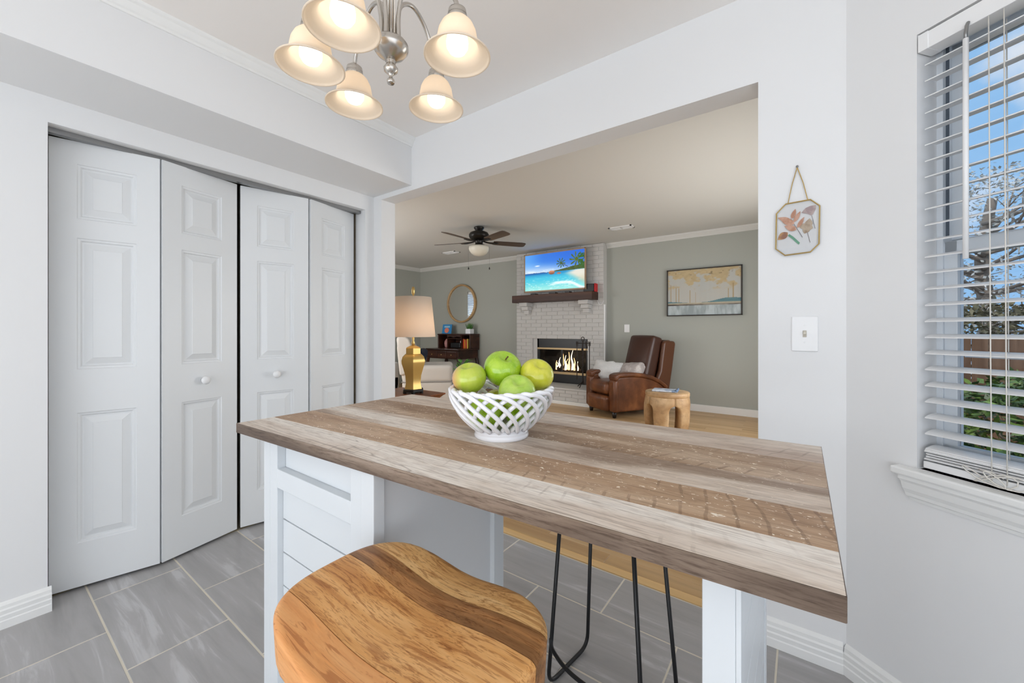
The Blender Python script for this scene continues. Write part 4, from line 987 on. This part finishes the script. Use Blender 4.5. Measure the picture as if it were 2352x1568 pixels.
padp = [(-0.012,0.50),(-0.012,0.575),(0.06,0.598),(0.25,0.602),(0.44,0.585),(0.60,0.548),(0.74,0.488),(0.87,0.395),(0.845,0.352),(0.72,0.437),(0.58,0.497),(0.42,0.532),(0.25,0.548),(0.06,0.543),(0.03,0.50)]
for x0 in (-0.145,-0.695): pm('arm_pad', padp, x0, x0+0.16, M['leather'], 0.022)
for x0 in (-0.137,-0.687): pm('arm_front', [(-0.022,0.085),(-0.022,0.51),(0.06,0.51),(0.06,0.085)], x0, x0+0.144, M['leather'], 0.03)
def rb(name, par, mt, size, loc, rot=(0,0,0), r=0.04, puff=(0,0,0), n=6):
    mm = Matrix.Translation(loc) @ Matrix.Rotation(rot[2],4,'Z') @ Matrix.Rotation(rot[1],4,'Y') @ Matrix.Rotation(rot[0],4,'X')
    return MB().rbox(size[0]/2,size[1]/2,size[2]/2,r,n,puff,mm).build(name, mt, par, True)
rb('seat_cushion', rec, M['leather'], (0.43,0.66,0.17), (-0.34,0.27,0.37), (R(-4),0,0), 0.06, (0,0.01,0.03))
rb('footrest', rec, M['leather'], (0.46,0.10,0.21), (-0.34,-0.03,0.185), (R(4),0,0), 0.045, (0,0.02,0))
rb('base', rec, M['leather'], (0.50,0.78,0.2), (-0.34,0.46,0.20), (0,0,0), 0.02)
rb('back_cushion', rec, M['leatherd'], (0.50,0.19,0.68), (-0.345,0.71,0.745), (R(-15),0,0), 0.045, (0.0,0.04,0.01))
wing = [(0.66,0.32),(0.66,0.48),(0.73,0.62),(0.80,0.86),(0.84,1.0),(0.89,1.035),(0.985,1.02),(0.985,0.95),(0.92,0.60),(0.89,0.32)]
wing2 = [(0.70,0.32),(0.70,0.46),(0.77,0.60),(0.81,0.86),(0.83,0.99),(0.87,1.02),(1.03,1.01),(1.045,0.97),(0.985,0.60),(0.93,0.32)]
pm('back_wing', wing, -0.625, -0.545, M['leatherd'], 0.025); pm('back_wing', wing2, -0.10, -0.03, M['leatherw'], 0.025)
rb('back_shell', rec, M['leather'], (0.56,0.07,0.70), (-0.34,0.905,0.68), (R(-10),0,0), 0.03)
for x, y in ((-0.07,0.03),(-0.61,0.03),(-0.07,0.80),(-0.61,0.80)):
    MB().lathe([(0.022,0),(0.036,0.095)], 12, (x,y,0)).build('foot', M['legwood'], rec, True)
def lw(x, y, z): return rec.matrix_basis @ Vector((x,y,z))
fur = mat('white_sherpa', S(246,245,243), 0.95, bump=(120,1.0,0.02)); fg2 = mat('grey_faux_fur', S(176,166,162), 0.9, bump=(26,1.0,0.02), var=(9, S(214,206,200), 0.45, 0.65))
def pillow(name, size, loc, rot, mt, label, cat='pillow', r=0.05, puff=0.05, fuzz=0.0):
    b = MB(); b.rbox(size[0]/2,size[1]/2,size[2]/2,r,9,(0,0,puff),None,0.16)
    o = b.build(name, mt, None, True); o.location = loc; o.rotation_euler = rot
    if fuzz:
        rnd = random.Random(3)
        for v_ in o.data.vertices:
            q = v_.co; k = (vnoise(q.x*26+9,q.y*26+q.z*31,4)-0.5)*fuzz; v_.co = q*(1+k/max(0.05,q.length))
    return tag(o, label, cat)
pillow('throw', (0.46,0.31,0.15), lw(-0.55,0.27,0.565), (R(62),R(6),rec.rotation_euler.z+R(28)), fur, 'fluffy white sherpa throw on the recliner far arm', 'throw', 0.05, 0.05, 0.05)
pillow('pillow', (0.46,0.28,0.12), lw(-0.30,0.46,0.58), (R(58),R(-4),rec.rotation_euler.z+R(8)), fg2, 'grey faux fur lumbar pillow on the recliner seat', 'pillow', 0.06, 0.07, 0.02)

stump = wood('pale_teak', S(162,124,84), S(190,154,112), S(212,180,140), 0.45, 26, 1.0, 2, 0.1, 2.5, 0.35)
NTt = NT(stump)
sd = root('side_table', (-1.185,4.515,0), R(52), 'round carved teak stump side table in front of the recliner', 'side table')
def Rz(z): return 0.232+0.012*math.sin(PI*min(1,z/0.5))-0.03*(1-min(1,z/0.3))**2
MB().lathe([(0.0005,0.44),(0.20,0.44),(0.2235,0.448),(0.2275,0.465),(0.2275,0.492),(0.222,0.4985),(0.15,0.4995),(0.0005,0.4995)], 40, cap=False).build('table_top', stump, sd, True)
NL = 5
def stump_leg():
    nz, na = 22, 10; b = MB(); vo = []; vi = []
    for j in range(nz+1):
        z = 0.46*j/nz
        if z > 0.375: w = 36.0
        else:
            q = max(0.0, min(1.0, (0.375-z)/0.075)); w = 36-15.0*math.sqrt(1-(1-q)**2)
            if z < 0.25: w -= 2.0*math.sin((0.25-z)/0.25*PI/2)
        for i in range(na+1):
            a = R(-w+2*w*i/na); bul = 0.012*(1-(2*i/na-1)**2)*(1 if z < 0.36 else max(0,1-(z-0.36)/0.1))
            ro = Rz(z)+bul-0.012; vo.append((ro*math.cos(a),ro*math.sin(a),z)); vi.append(((ro-0.085)*math.cos(a*0.9),(ro-0.085)*math.sin(a*0.9),z))
    n = na+1; o = len(vo); fs = []
    for j in range(nz):
        for i in range(na):
            a = j*n+i; fs.append((a,a+1,a+n+1,a+n)); fs.append((o+a,o+a+n,o+a+n+1,o+a+1))
        for i in (0,na):
            a = j*n+i; fs.append((a,a+n,o+a+n,o+a))
    for i in range(na):
        for j in (0,nz): a = j*n+i; fs.append((a,a+1,o+a+1,o+a))
    return b.add(vo+vi, fs).mesh('leg', stump, True)
lg_me = stump_leg()
for k in range(NL): inst('leg', lg_me, sd, rot=(0,0,2*PI*k/NL))
mag = root('magazine', (-1.20,4.50,0.4998), R(8), 'folded blue and white magazine on the stump table', 'magazine')
MB().rbox(0.13,0.09,0.009,0.008,4).build('pages', mat('magazine_paper', S(206,212,222), 0.5, var=(14, S(120,140,168), 0.5, 0.6)), mag, True).location.z = 0.010
MB().tube(spline([(0.12,-0.09,0.018),(0.125,0,0.020),(0.12,0.09,0.018)],4), 0.013, 8).build('rolled_edge', mat('magazine_blue_edge', S(110,134,168), 0.4), mag, True)

# ------------------------------------------------------------------ mirror, desk and things on it
mir = root('round_mirror', (-5.793,6.17,1.725), 0, 'round mirror in a pale wood ring above the desk', 'mirror')
M['ringwood'] = wood('pale_ring_wood', S(170,134,90), S(192,156,110), S(208,176,130), 0.4, 40, 0.2, 0, 0.05, 3, 0.3)
rot = Matrix.Rotation(R(90),4,'X')
MB().lathe([(0.368,-0.03),(0.400,-0.03),(0.404,0.0),(0.404,0.035),(0.392,0.042),(0.372,0.040),(0.366,0.02),(0.368,-0.03)], 64, cap=False, m=rot).build('ring_frame', M['ringwood'], mir, True)
MB().lathe([(0.0005,0.012),(0.37,0.012),(0.37,-0.02),(0.0005,-0.02)], 64, cap=False, m=rot).build('mirror_glass', mat('silver_mirror', (0.86,0.86,0.85,1), 0.02, 1.0), mir)

dk = root('writing_desk', (-5.772,6.18,0), 0, 'dark wood writing desk with pigeonhole hutch below the mirror', 'desk')
M['mahog'] = wood('dark_mahogany', S(40,22,16), S(60,34,24), S(84,50,36), 0.3, 50, 0.05, 0, 0.08, 3.0, 0.5)
def dp(name, x0,x1,y0,y1,z0,z1, bev=0.004, parent=None): return MB().box(x0,x1,y0,y1,z0,z1).build(name, M['mahog'], parent or dk, bevel=bev)
dp('desk_top', -0.46,0.46,-0.62,0.0,0.765,0.795,0.008)
dr = dp('apron', -0.44,0.44,-0.60,-0.02,0.60,0.765)
for x0,x1 in ((-0.40,-0.14),(-0.12,0.12),(0.14,0.40)):
    d_ = dp('drawer', x0,x1,-0.612,-0.598,0.62,0.745,0.004); MB().lathe([(0.004,0),(0.012,0.012),(0.004,0.02)],10,m=Matrix.Translation(((x0+x1)/2,-0.612,0.68)) @ Matrix.Rotation(R(90),4,'X')).build('knob', M['brass'], d_, True)
for x in (-0.46,0.435): dp('hutch_side', x,x+0.025,-0.28,0,0.795,1.075,0.006)
dp('hutch_top', -0.47,0.47,-0.285,0,1.065,1.09,0.008); dp('hutch_back', -0.44,0.44,-0.02,-0.004,0.795,1.07,0)
for x in (-0.20,0.19): dp('hutch_divider', x,x+0.016,-0.26,-0.02,0.795,1.066,0)
dp('hutch_shelf', -0.185,0.19,-0.26,-0.02,0.985,0.998,0)
pmz = [(-0.185,1.066),(-0.185,1.02),(-0.10,1.035),(0.0,1.01),(0.10,1.035),(0.19,1.02),(0.19,1.066)]
MB().prism(pmz, -0.275, -0.262).build('scalloped_valance', M['mahog'], dk)
for x in (-0.415,0.415):
    for y in (-0.575,-0.045):
        s_ = 1 if x > 0 else -1
        MB().tube(spline([(x,y,0.62),(x+0.025*s_,y,0.50),(x+0.012*s_,y,0.28),(x-0.004*s_,y,0.08),(x+0.02*s_,y,0.0)],5), [0.034]*5+[0.036]*5+[0.024]*5+[0.018]*5+[0.024], 8).build('leg', M['mahog'], dk, True)
def dwp(x, y, z): return Vector((-5.772+x, 6.18+y, z))
pc = root('picture_card', dwp(-0.28,-0.20,1.091), R(8), 'bright blue picture card leaning on the desk hutch', 'card')
cm = Matrix.Rotation(R(-12),4,'X')
MB().box(-0.12,0.12,-0.004,0.004,0,0.20,cm).build('card_panel', mat('blue_card_print', S(44,132,190), 0.5), pc)
MB().lathe([(0.0005,0),(0.055,0),(0.055,0.004),(0.0005,0.004)],20,m=cm @ Matrix.Translation((0.0,-0.004,0.07)) @ Matrix.Rotation(R(90),4,'X'),cap=False).build('printed_motif', mat('coral_print', S(226,128,104), 0.5), pc)
MB().box(-0.07,0.07,-0.0075,-0.004,0.13,0.165,cm).build('printed_band', mat('pale_print', S(150,196,220), 0.5), pc)
pp = root('potted_grass', dwp(0.33,-0.15,1.091), 0, 'small tuft of green grass in a white cube pot on the desk', 'plant')
MB().box(-0.062,0.062,-0.062,0.062,0,0.10).build('pot', M['ceramic'], pp, bevel=0.008)
gm = mat('bright_grass', S(44,96,34), 0.6, var=(30, S(90,140,60), 0.4, 0.6)); b = MB(); rnd = random.Random(5)
for k in range(170):
    a = rnd.uniform(0,2*PI); q = rnd.uniform(0,0.055); x, y = q*math.cos(a), q*math.sin(a); L = rnd.uniform(0.09,0.14); ox, oy = x*0.8+rnd.uniform(-.01,.01), y*0.8+rnd.uniform(-.01,.01); w = 0.004
    b.add([(x-w,y,0.095),(x+w,y+0.002,0.095),(x+ox+0.001,y+oy,0.095+L)], [(0,1,2)])
o = b.build('grass_blades', gm, pp); o['kind'] = 'stuff'
bk_c = [S(214,74,40),S(226,150,48),S(190,50,44),S(232,196,92)]
bk_l = ['red orange book standing first in the desk hutch','amber book standing second in the desk hutch','dark red book standing third in the desk hutch','yellow book standing last in the desk hutch']
for k in range(4):
    r2 = root('book', dwp(0.232+0.036*k,-0.16,0.796), 0, bk_l[k], 'book', 'books in the desk hutch')
    h = 0.19-0.012*(k%3)
    MB().box(-0.014,0.014,-0.07,0.07,0,h).build('cover', mat('book_cover', bk_c[k], 0.5), r2, bevel=0.002); MB().box(-0.011,0.011,-0.066,0.071,0.004,h+0.0005).build('pages', mat('book_pages', S(226,218,200), 0.8), r2)
o = MB().rbox(0.14,0.09,0.055,0.02,4).build('desk_box', M['black'], None, True); o.location = dwp(0.0,-0.14,0.852); tag(o, 'low black box on the desk between the dividers', 'box')
o = MB().box(-0.05,0.05,-0.01,0.01,0,0.15).build('card', mat('white_paper', S(220,220,216), 0.6), None); o.location = dwp(0.125,-0.16,0.796); o.location.x += 0.012; tag(o, 'white card standing beside the black box in the desk hutch', 'card')
o = MB().lathe([(0.03,0),(0.045,0.03),(0.055,0.09),(0.045,0.14),(0.02,0.17),(0.018,0.185)],16).build('ornament', mat('pink_ornament', S(196,140,136), 0.5), None, True); o.location = dwp(-0.32,-0.15,0.796); tag(o, 'pink ornament in the left desk pigeonhole', 'ornament')

# ------------------------------------------------------------------ armchair, sofa, pillow, leafy plant
M['linen'] = mat('off_white_linen', S(206,200,192), 0.85, bump=(220,0.4,0.002)); M['piping'] = mat('grey_piping', S(150,146,142), 0.8)
ac = root('wingback_chair', (-4.72,4.28,0), R(-46), 'off white wingback armchair behind the gold lamp', 'armchair')
rb('chair_base', ac, M['linen'], (0.72,0.72,0.30), (0,0,0.25), r=0.03)
rb('seat_cushion', ac, M['linen'], (0.52,0.62,0.15), (0,0.06,0.47), r=0.05, puff=(0,0,0.02))
for s_ in (-1,1):
    rb('arm', ac, M['linen'], (0.13,0.66,0.26), (0.30*s_,0.04,0.515), r=0.06)
    wv = MB(); prof = [(-0.36,0.5),(-0.10,0.62),(-0.16,0.74),(-0.22,0.92),(-0.27,1.04),(-0.33,1.075),(-0.42,1.06),(-0.44,0.9),(-0.40,0.5)]; n = len(prof)
    wv.add([(0.30*s_-0.035,p[0],p[1]) for p in prof]+[(0.30*s_+0.035,p[0],p[1]) for p in prof], [tuple(range(n)), tuple(range(2*n-1,n-1,-1))]+[(i,i+n,(i+1)%n+n,(i+1)%n) for i in range(n)])
    wv.build('wing', M['linen'], ac, bevel=0.025, seg=3)
rb('backrest', ac, M['linen'], (0.60,0.13,0.72), (0,-0.345,0.72), (R(8),0,0), 0.05, (0,0.02,0))
MB().tube([(-0.362,-0.362,0.40),(0.362,-0.362,0.40),(0.362,0.362,0.40),(-0.362,0.362,0.40)], 0.008, 6, closed=True).build('piping', M['piping'], ac)
for x in (-0.3,0.3):
    for y in (-0.3,0.3): MB().lathe([(0.016,0),(0.026,0.11)], 10, (x,y,0)).build('foot', M['legwood'], ac, True)
def acw(x,y,z): return ac.matrix_basis @ Vector((x,y,z))
pillow('pillow', (0.40,0.40,0.12), acw(0.16,-0.16,0.70), (R(66),0,R(-46)+R(-12)), mat('navy_velvet', S(20,30,54), 0.7), 'navy blue pillow leaning in the off white wingback chair')
sf = root('sofa', (-6.0,3.55,0), R(-90), 'grey white sofa partly hidden behind the gold lamp', 'sofa')
M['sofa'] = mat('pale_grey_upholstery', S(190,187,183), 0.85, bump=(200,0.4,0.002))
rb('sofa_base', sf, M['sofa'], (1.7,0.85,0.30), (0,0,0.24), r=0.03)
for s_ in (-1,1):
    rb('seat_cushion', sf, M['linen'], (0.68,0.66,0.17), (0.35*s_,0.08,0.45), r=0.05, puff=(0,0,0.02)); rb('back_cushion', sf, M['linen'], (0.68,0.18,0.46), (0.35*s_,-0.28,0.70), (R(8),0,0), 0.06, (0,0.03,0)); rb('arm', sf, M['sofa'], (0.16,0.85,0.52), (0.78*s_,0,0.36), r=0.05)
for x in (-0.75,0.75):
    for y in (-0.36,0.36): MB().lathe([(0.02,0),(0.028,0.10)], 10, (x,y,0)).build('foot', M['legwood'], sf, True)
M['leafg'] = mat('houseplant_leaf', S(78,150,58), 0.45, var=(12, S(120,186,84), 0.4, 0.6))
fpn = root('potted_houseplant', (-4.82,5.15,0), 0, 'leafy green houseplant between the wingback chair and fireplace', 'plant')
MB().lathe([(0.10,0),(0.13,0.02),(0.155,0.24),(0.16,0.26),(0.145,0.26),(0.14,0.22),(0.0005,0.22)], 24, cap=False).build('pot', M['ceramic'], fpn, True)
rnd = random.Random(11)
def leaf3d(base, dirv, L, W):
    d = Vector(dirv).normalized(); s_ = d.cross(Vector((0,0,1))).normalized(); up = s_.cross(d); pts = []; n = 6
    vs = []; fs = []
    for k in range(n+1):
        q = k/n; c_ = Vector(base)+d*L*q-Vector((0,0,1))*L*0.35*q*q; w = W*math.sin(PI*min(0.98,q**0.75+0.02))
        vs += [c_-s_*w+up*w*0.3, c_, c_+s_*w+up*w*0.3]
    for k in range(n):
        for j in (0,1): a = k*3+j; fs.append((a,a+1,a+4,a+3))
    return vs, fs
for k in range(26):
    a = rnd.uniform(0,2*PI); e = rnd.uniform(0.4,1.2); z = rnd.uniform(0.36,0.60); q = 0.10*rnd.random()
    vs, fs = leaf3d((q*math.cos(a),q*math.sin(a),z), (math.cos(a)*math.cos(e),math.sin(a)*math.cos(e),math.sin(e)), rnd.uniform(0.13,0.20), rnd.uniform(0.028,0.042))
    b = MB(); b.add(vs, fs); b.build('leaf', M['leafg'], fpn, True)
b = MB()
for k in range(7): a = k*0.9; b.tube([(0.02*math.cos(a),0.02*math.sin(a),0.2),(0.05*math.cos(a),0.05*math.sin(a),0.40),(0.10*math.cos(a),0.10*math.sin(a),0.58)], 0.005, 5)
b.build('stems', M['leafg'], fpn)

# ------------------------------------------------------------------ lamp on end table
et = root('end_table', (-2.90,2.30,0), 0, 'brown wood end table under the gold lamp', 'end table')
M['cherry'] = wood('red_brown_cherry', S(96,52,28), S(132,76,42), S(164,100,58), 0.35, 40, 0.06, 0, 0.06, 3, 0.35)
b = MB(); b.box(-0.30,0.30,-0.28,0.26,0.588,0.60); b.build('table_top', M['cherry'], et, bevel=0.004)
pf = [(0.30,0.588),(0.285,0.58),(0.262,0.556),(0.255,0.55)]
b = MB()
for (s0,z0),(s1,z1) in zip(pf, pf[1:]):
    r0 = [(-s0,-s0+0.02),(s0,-s0+0.02),(s0,s0-0.04),(-s0,s0-0.04)]; r1 = [(-s1,-s1+0.02),(s1,-s1+0.02),(s1,s1-0.04),(-s1,s1-0.04)]
    b.add([(x,y,z0) for x,y in r0]+[(x,y,z1) for x,y in r1], [(k,(k+1)%4,4+(k+1)%4,4+k) for k in range(4)])
b.build('moulded_edge', M['cherry'], et)
MB().box(-0.25,0.25,-0.23,0.21,0.44,0.555).build('apron', M['cherry'], et, bevel=0.004)
for x in (-0.225,0.225):
    for y in (-0.20,0.18): MB().lathe([(0.014,0),(0.018,0.1),(0.026,0.44)], 10, (x,y,0)).build('leg', M['cherry'], et, True)
lm = root('table_lamp', (-2.835,2.385,0.60), R(20), 'gold faceted table lamp with a cream drum shade', 'lamp')
MB().lathe([(0.098,0.014),(0.10,0.02),(0.10,0.034),(0.088,0.040)], 6).build('foot_plate', M['blackm'], lm)
for k in range(6):
    a = 2*PI*k/6; MB().lathe([(0.014,0),(0.016,0.018)], 8, (0.085*math.cos(a),0.085*math.sin(a),0)).build('foot', M['blackm'], lm)
MB().lathe([(0.086,0.040),(0.080,0.06),(0.074,0.10),(0.080,0.16),(0.100,0.225),(0.116,0.27),(0.118,0.295),(0.108,0.325),(0.082,0.348),(0.072,0.352)], 6).build('lamp_body', M['gold'], lm, auto=30)
MB().lathe([(0.072,0.350),(0.072,0.402),(0.066,0.410),(0.03,0.425),(0.012,0.43)], 6).build('lamp_neck', M['gold'], lm, auto=30)
MB().lathe([(0.012,0.425),(0.016,0.45),(0.009,0.47),(0.012,0.49),(0.006,0.52),(0.006,0.88),(0.014,0.895),(0.016,0.93),(0.010,0.955),(0.002,0.957)], 16).build('lamp_stem', M['brass'], lm, True)
shm = bpy.data.materials.new('cream_lamp_shade'); shm.use_nodes = True; t = NT(shm); t.b.inputs['Base Color'].default_value = S(244,234,222); t.b.inputs['Roughness'].default_value = 0.9
tl2 = t.n('BsdfTranslucent'); tl2.inputs['Color'].default_value = S(255,240,222); ms = t.n('MixShader'); ms.inputs[0].default_value = 0.45
t.l(t.b.outputs[0], ms.inputs[1]); t.l(tl2.outputs[0], ms.inputs[2]); t.l(ms.outputs[0], t.t.nodes['Material Output'].inputs['Surface'])
MB().lathe([(0.198,0.505),(0.162,0.862),(0.160,0.862),(0.196,0.505)], 48, cap=False).build('lamp_shade', shm, lm, True)
for k in range(3):
    a = 2*PI*k/3; MB().tube([(0,0,0.855),(0.160*math.cos(a),0.160*math.sin(a),0.855)], 0.002, 5).build('shade_spoke', M['brass'], lm)
MB().lathe([(0.012,0.60),(0.028,0.65),(0.030,0.68),(0.018,0.71),(0.001,0.715)], 16, (0.045,0,0)).build('bulb', emit('warm_lamp_bulb', (1.0,0.80,0.58,1), 22.0), lm, True)
MB().lathe([(0.012,0.53),(0.014,0.60)], 12, (0.045,0,0)).build('socket', M['brass'], lm)

# ------------------------------------------------------------------ living room window (seen in the mirror)
w2 = root('window_2', (-7.12,3.875,0), 0, 'white framed window on the living room left wall', None, None, 'structure')
b = MB(); b.box(-0.13,-0.05,-0.625,-0.58,0.9,2.18); b.box(-0.13,-0.05,0.58,0.625,0.9,2.18); b.box(-0.13,-0.05,-0.6,0.6,0.9,0.95); b.box(-0.13,-0.05,-0.6,0.6,2.13,2.18); b.box(-0.13,-0.06,-0.6,0.6,1.52,1.56); b.build('window_frame', M['vinyl'], w2)
MB().box(-0.09,-0.085,-0.58,0.58,0.95,2.13).build('pane', M['glass'], w2)
bl2 = root('window_blind', (-7.12,3.875,0), 0, 'white slatted blind reflected in the round mirror', 'blind')
MB().box(-0.045,0.012,-0.62,0.62,2.12,2.175).build('headrail', M['plastic_w'], bl2)
s2 = MB().box(-0.024,0.024,-0.61,0.61,-0.0014,0.0014).mesh('slat', M['slat'])
for k in range(26): inst('slat', s2, bl2, (-0.016,0,2.10-0.0455*k), (0,R(24),0))

# ------------------------------------------------------------------ garden outside the window
M['litter'] = mat('leaf_litter_ground', S(112,88,60), 0.95, bump=(20,0.8,0.03), var=(18, S(188,150,110), 0.5, 0.62))
o = struct('ground', MB().box(0.4, 12, 1.6, 16, -0.42, -0.38), M['litter'], 'leaf littered ground outside the window')
fen = root('garden_fence', (2.6,7.6,-0.38), R(-6), 'brown wooden board fence beyond the shrubs outside', 'fence')
M['fencew'] = wood('weathered_fence_wood', S(92,66,48), S(118,88,66), S(142,112,88), 0.8, 30, 0.06, 2, 0.2, 3, 0.4)
fb_me = MB().box(-0.069,0.069,-0.01,0.01,0,1.45).mesh('fence_board', M['fencew'])
for k in range(34): inst('fence_board', fb_me, fen, (-1.9+0.144*k,0,random.uniform(-0.01,0.01)))
for z in (0.3,1.15): MB().box(-2.0,3.1,0.01,0.05,z,z+0.09).build('fence_rail', M['fencew'], fen)
def foliage(rnd, n, cx_, cz, rx, rz, L, W):
    b = MB()
    for k in range(n):
        a = rnd.uniform(0,2*PI); ph = math.acos(rnd.uniform(-1,1)); q = rnd.uniform(0.55,1.0)**0.5
        c_ = Vector((cx_[0]+rx*q*math.sin(ph)*math.cos(a), cx_[1]+rx*q*math.sin(ph)*math.sin(a), cz+rz*q*math.cos(ph)))
        d = Vector((rnd.gauss(0,1),rnd.gauss(0,1),rnd.gauss(0,0.6))).normalized(); s_ = d.cross(Vector((rnd.gauss(0,1),rnd.gauss(0,1),1))).normalized()
        l_, w_ = L*rnd.uniform(0.7,1.3), W*rnd.uniform(0.7,1.3)
        b.add([c_, c_+d*l_*0.5+s_*w_, c_+d*l_, c_+d*l_*0.5-s_*w_], [(0,1,2,3)])
    return b
M['shrub'] = mat('dark_shrub_leaf', S(52,82,30), 0.45, var=(9, S(128,160,70), 0.45, 0.7)); M['shrub2'] = mat('light_shrub_leaf', S(84,116,44), 0.45, var=(9, S(168,186,96), 0.45, 0.7))
M['trunk'] = mat('grey_bark', S(136,124,112), 0.9); M['grassy'] = mat('silvery_winter_leaf', S(172,168,158), 0.6, var=(7, S(226,226,222), 0.4, 0.7))
def shrub(loc, rx, rz, n, mt, label, seed, L=0.10, W=0.022):
    r2 = root('shrub', loc, 0, label, 'shrub', 'shrubs outside the window'); rnd = random.Random(seed)
    o = foliage(rnd, n, (0,0), rz*0.95, rx, rz, L, W).build('foliage', mt, r2); o['kind'] = 'stuff'
    for k in range(5):
        a = k*1.3; MB().tube([(0,0,0),(0.3*rx*math.cos(a),0.3*rx*math.sin(a),rz*0.7),(0.6*rx*math.cos(a),0.6*rx*math.sin(a),rz*1.3)], [0.02,0.014,0.006], 6).build('branch', M['trunk'], r2)
shrub((0.95,3.6,-0.38), 0.55, 0.42, 2600, M['shrub'], 'low dark green shrub nearest the window outside', 2, 0.09, 0.018)
shrub((1.75,5.2,-0.38), 0.85, 0.62, 4200, M['shrub'], 'broad dark green shrub in front of the fence outside', 3)
shrub((2.45,3.9,-0.38), 0.5, 0.72, 2400, M['shrub2'], 'lighter green shrub right of the low one outside', 4)
M['hedge'] = mat('brown_green_hedge_leaf', S(84,80,50), 0.55, var=(6, S(132,120,84), 0.45, 0.7))
shrub((2.75,9.4,-0.38), 1.5, 1.05, 7000, M['hedge'], 'tall brown green bush rising behind the fence outside', 6, 0.10, 0.024)
def tree(loc, h, rx, rz, n, mt, label, seed):
    r2 = root('tree', loc, 0, label, 'tree', 'trees outside the window'); rnd = random.Random(seed)
    MB().tube(spline([(0,0,0),(0.08,0.05,h*0.4),(0.0,0.1,h*0.75),(0.12,0.0,h*1.05)],4), [0.17-0.008*k for k in range(13)], 10).build('trunk', M['trunk'], r2, True)
    for k in range(34):
        a = rnd.uniform(0,2*PI); z0 = h*rnd.uniform(0.35,0.95); L = rx*rnd.uniform(0.6,1.1); up = rnd.uniform(0.1,0.7)
        p1 = (0.4*L*math.cos(a),0.4*L*math.sin(a),z0+up*L*0.35); p2 = (L*math.cos(a+rnd.uniform(-.4,.4)),L*math.sin(a+rnd.uniform(-.4,.4)),z0+up*L)
        MB().tube(spline([(0,0,z0),p1,p2],4), [0.045*(1-i/9.5) for i in range(9)], 6).build('branch', M['trunk'], r2, True)
        for q in range(3):
            t0 = Vector(p1).lerp(Vector(p2), 0.3*q+0.2); e_ = t0+Vector((rnd.gauss(0,0.4),rnd.gauss(0,0.4),rnd.uniform(0,0.6)))
            MB().tube([t0,(t0+e_)/2+Vector((0,0,0.05)),e_], [0.014,0.01,0.004], 5).build('twig', M['trunk'], r2)
    o = foliage(rnd, n, (0,0), h*0.78, rx, rz, 0.085, 0.02).build('foliage', mt, r2); o['kind'] = 'stuff'
tree((3.0,12.2,-0.38), 4.0, 2.2, 1.7, 7000, M['grassy'], 'grey winter tree with bare twigs beyond the fence', 21)
tree((8.4,10.6,-0.38), 4.4, 2.0, 1.7, 6000, M['shrub2'], 'green leafy tree beyond the fence, right of the grey one', 22)
